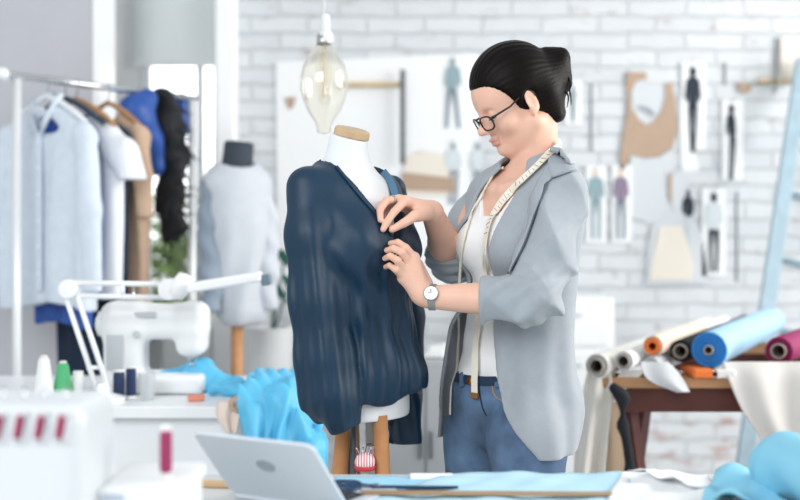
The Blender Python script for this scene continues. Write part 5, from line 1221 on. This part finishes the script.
# blue plank leaning on the wall
BP = mat('blue_painted_wood', '#9fb6c2', 0.5, noise=0.1, nscale=20); 
a, b = P(742, 480, 4.75), P(803, 60, 5.52); u = (b - a).normalized(); a = a - u * (a.z / u.z) * 1.0 + u * .03; w_ = V(1, 0, 0); w_ = (w_ - u * u.dot(w_)).normalized(); n_ = u.cross(w_)
t = thing('ladder', 'blue painted wooden ladder leaning against the wall at the right', 'ladder', a)
for k in (0, 1): 
    o_ = w_ * (.47 * k); MB().box((a + b) / 2 + o_, (.062, .04, (b - a).length), basis(w_, n_, u)).build('rail', BP, t, bevel=0.004)
for k in range(1, 7): c = a.lerp(b, k / 7.2); MB().tube([c, c + w_ * .47], .016, 10).build('rung', BP, t, smooth=True)
# white drawer box against the wall behind the woman
t = thing('drawer_unit', 'white drawer unit standing by the brick wall behind the woman', 'drawers', (PX(575, 5.3), 5.4, 0))
ztop = PZ(298, 5.2); MB().box((PX(572, 5.3), 5.4, ztop / 2), (.33, .36, ztop)).build('cabinet_body', WHITE, t, bevel=0.004)
for k in range(3):
    d_ = MB().box((PX(572, 5.3), 5.215, ztop - .11 - k * .21), (.29, .014, .18)).build('drawer', WHITE, t, bevel=0.003)
    MB().tube([V(PX(572, 5.3) - .03, 5.2, ztop - .07 - k * .21), V(PX(572, 5.3) + .03, 5.2, ztop - .07 - k * .21)], .006, 8).build('handle', MG, d_, smooth=True)

# ================================================================== CUTTING TABLE IN FRONT
ZC = 0.79; YE = 1248 * (CAMZ - ZC) / 249
t = thing('cutting_table', 'large white cutting table in the foreground', 'table', (0, (YE + .9) / 2, 0))
MB().box((0.05, (YE + .9) / 2, ZC - .018), (2.3, YE - .9, .036)).build('table_top', mat('table_top_grey', '#c9cccd', 0.4), t, bevel=0.004)
MB().box((0.05, YE + .002, ZC - .02), (2.3, .008, .032)).build('edge_strip', mat('oak_edge', '#b7a48e', 0.5), t)
for x in (-1.0, 1.1):
    for y in (1.0, YE - .1): MB().box((x, y, (ZC - .036) / 2), (.06, .06, ZC - .036)).build('leg', WTOP, t, bevel=0.004)
def on_table(px, py, z=ZC): d = FPX * (CAMZ - z) / (py - HZ); return V(PX(px, d), d, z)
def lying(name, label, cat, m, corners, th=.003, z=ZC, wob=.0, seed=1):
    c = [on_table(*q, z) for q in corners]; rn = random.Random(seed)
    ph = [rn.uniform(0, 6) for _ in range(4)]
    def fn(u, v):
        p = c[0].lerp(c[1], u).lerp(c[3].lerp(c[2], u), v); h = wob * (1 + math.sin(p.x * 33 + ph[0] + p.y * 20) * .6 + math.sin(p.x * 71 + ph[1] - p.y * 50) * .4) * .5
        return V(p.x, p.y, z + th * .5 + .0008 + h)
    o = MB().sheet(fn, 40, 16).build(name, m, None, smooth=True, solid=th); tag(o, label, cat); return o
LBL = mat('light_blue_cotton', '#b9dfef', 0.7, noise=0.06, nscale=14)
lying('blue_sheet', 'flat light blue cloth spread on the cutting table', 'fabric', LBL, [(452, 476), (628, 477), (640, 520), (330, 520)], .004, ZC, .006, 2)
lying('blue_cloth', 'light blue cloth strip under the scissors on the cutting table', 'fabric', mat('mid_blue_cotton', '#9fd2ea', 0.7), [(335, 479), (455, 479), (450, 500), (330, 500)], .003, ZC, .002, 3)
lying('paper_pattern', 'wide white paper pattern lying on the cutting table right of the blue cloth', 'pattern', PAPER, [(622, 476), (705, 477), (735, 520), (600, 520)], .0012, ZC + .005, .012, 5)
lying('paper_pattern', 'small white paper strip at the far edge of the cutting table', 'pattern', PAPER, [(410, 474.5), (452, 474.5), (454, 480), (410, 480)], .002, ZC + .004, .0, 5)
lying('tissue_pattern', 'crumpled thin white tissue pattern crossing the paper pattern', 'pattern', mat('tissue_white', '#f4f6f8', 0.8), [(628, 475), (655, 474.5), (712, 486), (690, 492)], .001, ZC + .012, .022, 8)
YST = mat('yardstick_wood', '#a98a6b', 0.5, noise=0.1, nscale=20)
def stick(name, label, cat, m, pa, pb, w, h, z=ZC):
    a = on_table(*pa, z); b = on_table(*pb, z); u = (b - a).normalized(); v_ = V(-u.y, u.x, 0)
    o = MB().box((a + b) / 2 + Z * (h / 2 + .0006), ((b - a).length, w, h), basis(u, v_, Z)).build(name, m, bevel=min(w, h) * .25); tag(o, label, cat); return o
stick('yardstick', 'long brown wooden yardstick lying across the blue cloth', 'ruler', YST, (360, 494), (612, 495.5), .022, .004, ZC + .0115)
stick('wooden_ruler', 'short pale wooden ruler lying left of the laptop', 'ruler', mat('ruler_oak', '#c9a77c', 0.5), (182, 486), (240, 488), .018, .010)
# scissors: two blades, two ring handles
t = thing('scissors', 'long dark blue tailor scissors lying on the light blue cloth', 'scissors', on_table(400, 486)); zs_ = ZC + .012; NV = mat('navy_plastic', '#24405f', 0.4)
for s in (-1, 1):
    a = on_table(372, 487, zs_); b = on_table(458, 487.5, zs_); hnd = on_table(338, 485 + s * 1.2, zs_); u = (b - a).normalized(); v_ = V(-u.y, u.x, 0)
    mb = MB(); n = 8; vs = []
    for i in range(n + 1):
        k = i / n; c = a.lerp(b, k) + Z * (s * .0016); w = .013 * (1 - k) ** .6 + .0012
        vs += [c - v_ * w * (1 if s > 0 else .15) - Z * .0014, c + v_ * w * (.15 if s > 0 else 1) - Z * .0014, c + v_ * w * (.15 if s > 0 else 1) + Z * .0014, c - v_ * w * (1 if s > 0 else .15) + Z * .0014]
    mb.add(vs, [(i * 4 + k, i * 4 + (k + 1) % 4, i * 4 + 4 + (k + 1) % 4, i * 4 + 4 + k) for i in range(n) for k in range(4)] + [(0, 1, 2, 3), (n * 4 + 3, n * 4 + 2, n * 4 + 1, n * 4)])
    bl_ = mb.build('blade', NV, t); c = a + u * -.05 + v_ * (.021 * s)
    MB().tube([a + Z * .0, a - u * .02 + v_ * .006 * s, *[c + u * (.027 * math.cos(w)) + v_ * (.016 * math.sin(w)) for w in np.linspace(0, 6.28, 18)]], .0052, 8).build('handle', NV, t, smooth=True)
MB().lathe([(.0005, .006), (.006, .005), (.006, -.004)], on_table(376, 487, zs_), Z, 12).build('pivot_screw', CHR2, t)
# rolled and crumpled light blue cloth at the right corner
ROLLB = mat('pale_blue_knit', '#86c6de', 0.75, bump=0.2, bscale=250)
d = 1.98; c0 = P(783, 474, 2.10); c1 = P(882, 486, 1.86); c0.z = c1.z = ZC + .056
t = thing('blue_bolt', 'thick light blue bolt of cloth lying on the cutting table corner', 'fabric roll', (c0 + c1) / 2 - Z * .055)
ax = (c1 - c0).normalized(); L_ = (c1 - c0).length
g = SDF(c0 + V(-.12, -.35, -.1), c0 + V(.3, .15, .12), .005); g.cone(c0, c1, .053, .053, .0); g.cone(c0 + V(.0, 0, .0), c0 - ax * .01, .05, .04, .02)
g.disp(lambda X, Y, Zz: .0022 * np.sin(((X - c0.x) * ax.x + (Y - c0.y) * ax.y) * 45 + Zz * 60)); g.build('cloth', ROLLB, t, relax=1)
lying('crumpled_cloth', 'crumpled light blue cloth beside the bolt on the cutting table', 'fabric', ROLLB, [(716, 484), (752, 477), (790, 515), (700, 515)], .003, ZC + .004, .035, 4)
# laptop
t = thing('laptop', 'open silver laptop seen from behind at the front of the cutting table', 'laptop', V(-.2, 1.9, ZC)); SILV = mat('silver_aluminium', '#d3dbe2', 0.45, 0.1)
zt_ = .915; dA = FPX * (CAMZ - zt_) / 207; dB = FPX * (CAMZ - zt_) / 220
TL, TR = P(193, 432, dA), P(312, 445, dB); hx = (TR - TL); WL = hx.length; hx.normalize(); back = V(-hx.y, hx.x, 0)
if back.y < 0: back = -back
dn = (back * .66 - Z * .75).normalized(); HL = (zt_ - ZC - .012) / -dn.z
nm = hx.cross(dn).normalized()
def rrect(w, h, r, n=6):
    out = []
    for cx_, cy_, a0 in ((w - r, r, -1.57), (w - r, h - r, 0), (r, h - r, 1.57), (r, r, 3.14)):
        out += [(cx_ + r * math.cos(a0 + 1.5708 * k / n), cy_ + r * math.sin(a0 + 1.5708 * k / n)) for k in range(n + 1)]
    return out
M4 = basis(hx, nm, dn).to_4x4(); M4.translation = TL
lid = MB().prism(rrect(WL, HL, .014), .006, M4).build('lid', SILV, t, bevel=0.0015)
sgn = -1 if nm.y > 0 else 1
M5 = M4.copy(); M5.translation = TL + nm * (-.0034 * (1 if nm.y > 0 else -1))
MB().prism([(WL * .50 + .018 * math.cos(a), HL * .42 + .014 * math.sin(a)) for a in np.linspace(0, 6.1, 24)], .0012, M5).build('logo', mat('logo_grey', '#a9b3bb', 0.35, 0.4), lid)
M6 = M4.copy(); M6.translation = TL + nm * (.0034 * (1 if nm.y > 0 else -1))
MB().prism([(.008, .008), (WL - .008, .008), (WL - .008, HL - .012), (.008, HL - .012)], .001, M6).build('screen', mat('dark_screen', '#1b2026', 0.15), lid)
bz = TL + dn * HL; M7 = basis(hx, Z, back).to_4x4(); M7.translation = V(bz.x, bz.y, ZC + .0065)
base = MB().prism(rrect(WL, .16, .012), .011, M7).build('base', SILV, t, bevel=0.002)
for r_ in range(4):
    for k in range(10):
        q = V(bz.x, bz.y, ZC + .0125) + hx * (.02 + (WL - .04) * (k + .5) / 10) + back * (.03 + .018 * r_); MB().box(q, ((WL - .04) / 10 - .003, .014, .002), basis(hx, back, Z)).build('key', mat('key_dark', '#3a3f45', 0.5), base)
# ================================================================== OVERLOCK MACHINE AND SPOOL STAND, FRONT LEFT
t = thing('overlock_machine', 'white overlock machine with four pink tension dials, front left', 'sewing machine', V(PX(10, 1.62), 1.62, ZC)); yo = 1.62; OW = mat('overlock_grey_white', '#d3d8db', 0.35)
ox1 = PX(84, yo - .08); ox0 = ox1 - .36; zo = PZ(408, yo - .08)
g = SDF((ox0 - .02, yo - .12, ZC - .01), (ox1 + .02, yo + .14, zo + .03), .0045)
g.rbox(((ox0 + ox1) / 2, yo + .01, (ZC + zo) / 2), (ox1 - ox0, .18, zo - ZC), .022); g.keep(lambda X, Y, Zz: ZC + .001 - Zz)
g.build('machine_body', OW, t)
PINK = mat('pink_dial', '#94224f', 0.4)
for k in range(4):
    c = P(0 + 20.6 * k, 426, yo - .078); MB().box(c + V(0, -.0025, 0), (.019, .008, .040), basis((1, 0, .0), (0, 1, 0), (.0, 0, 1))).build('dial_slot', OW, t, bevel=0.002)
    MB().lathe([(.0008, -.0145), (.0048, -.014), (.0052, 0), (.0048, .014), (.0008, .0145)], c + V(0, -.007, 0), (.18, 0, 1), 16).build('tension_dial', PINK, t, smooth=False)
    MB().tube([P(20.6 * k + 4, 410, yo), P(20.6 * k + 4, 410, yo) + Z * .03], .002, 6).build('thread_guide', CHR2, t, smooth=True)
# white box with a spool standing on it
t = thing('storage_box', 'white lidded box on the cutting table between overlock machine and laptop', 'box', V(PX(130, 1.65), 1.65, ZC)); zt_ = PZ(477, 1.68)
x0_, x1_ = PX(101, 1.61), PX(182, 1.62)
MB().box(((x0_ + x1_) / 2, 1.70, (ZC + zt_ - .02) / 2), (x1_ - x0_, .18, zt_ - .02 - ZC)).build('box_body', WTOP, t, bevel=0.006)
MB().box(((x0_ + x1_) / 2, 1.70, zt_ - .011), (x1_ - x0_ + .01, .19, .02)).build('lid', WTOP, t, bevel=0.006)
MB().box((PX(112, 1.6), 1.607, zt_ - .011), (.03, .006, .010)).build('latch', mat('latch_blue_grey', '#b9c4d4', 0.4), t, bevel=0.002)
spool(166, 1.68, 'tall plum pink spool of thread on the white box', '#97305c', .0083, PZ(426, 1.68) - zt_, False, None, zt_)
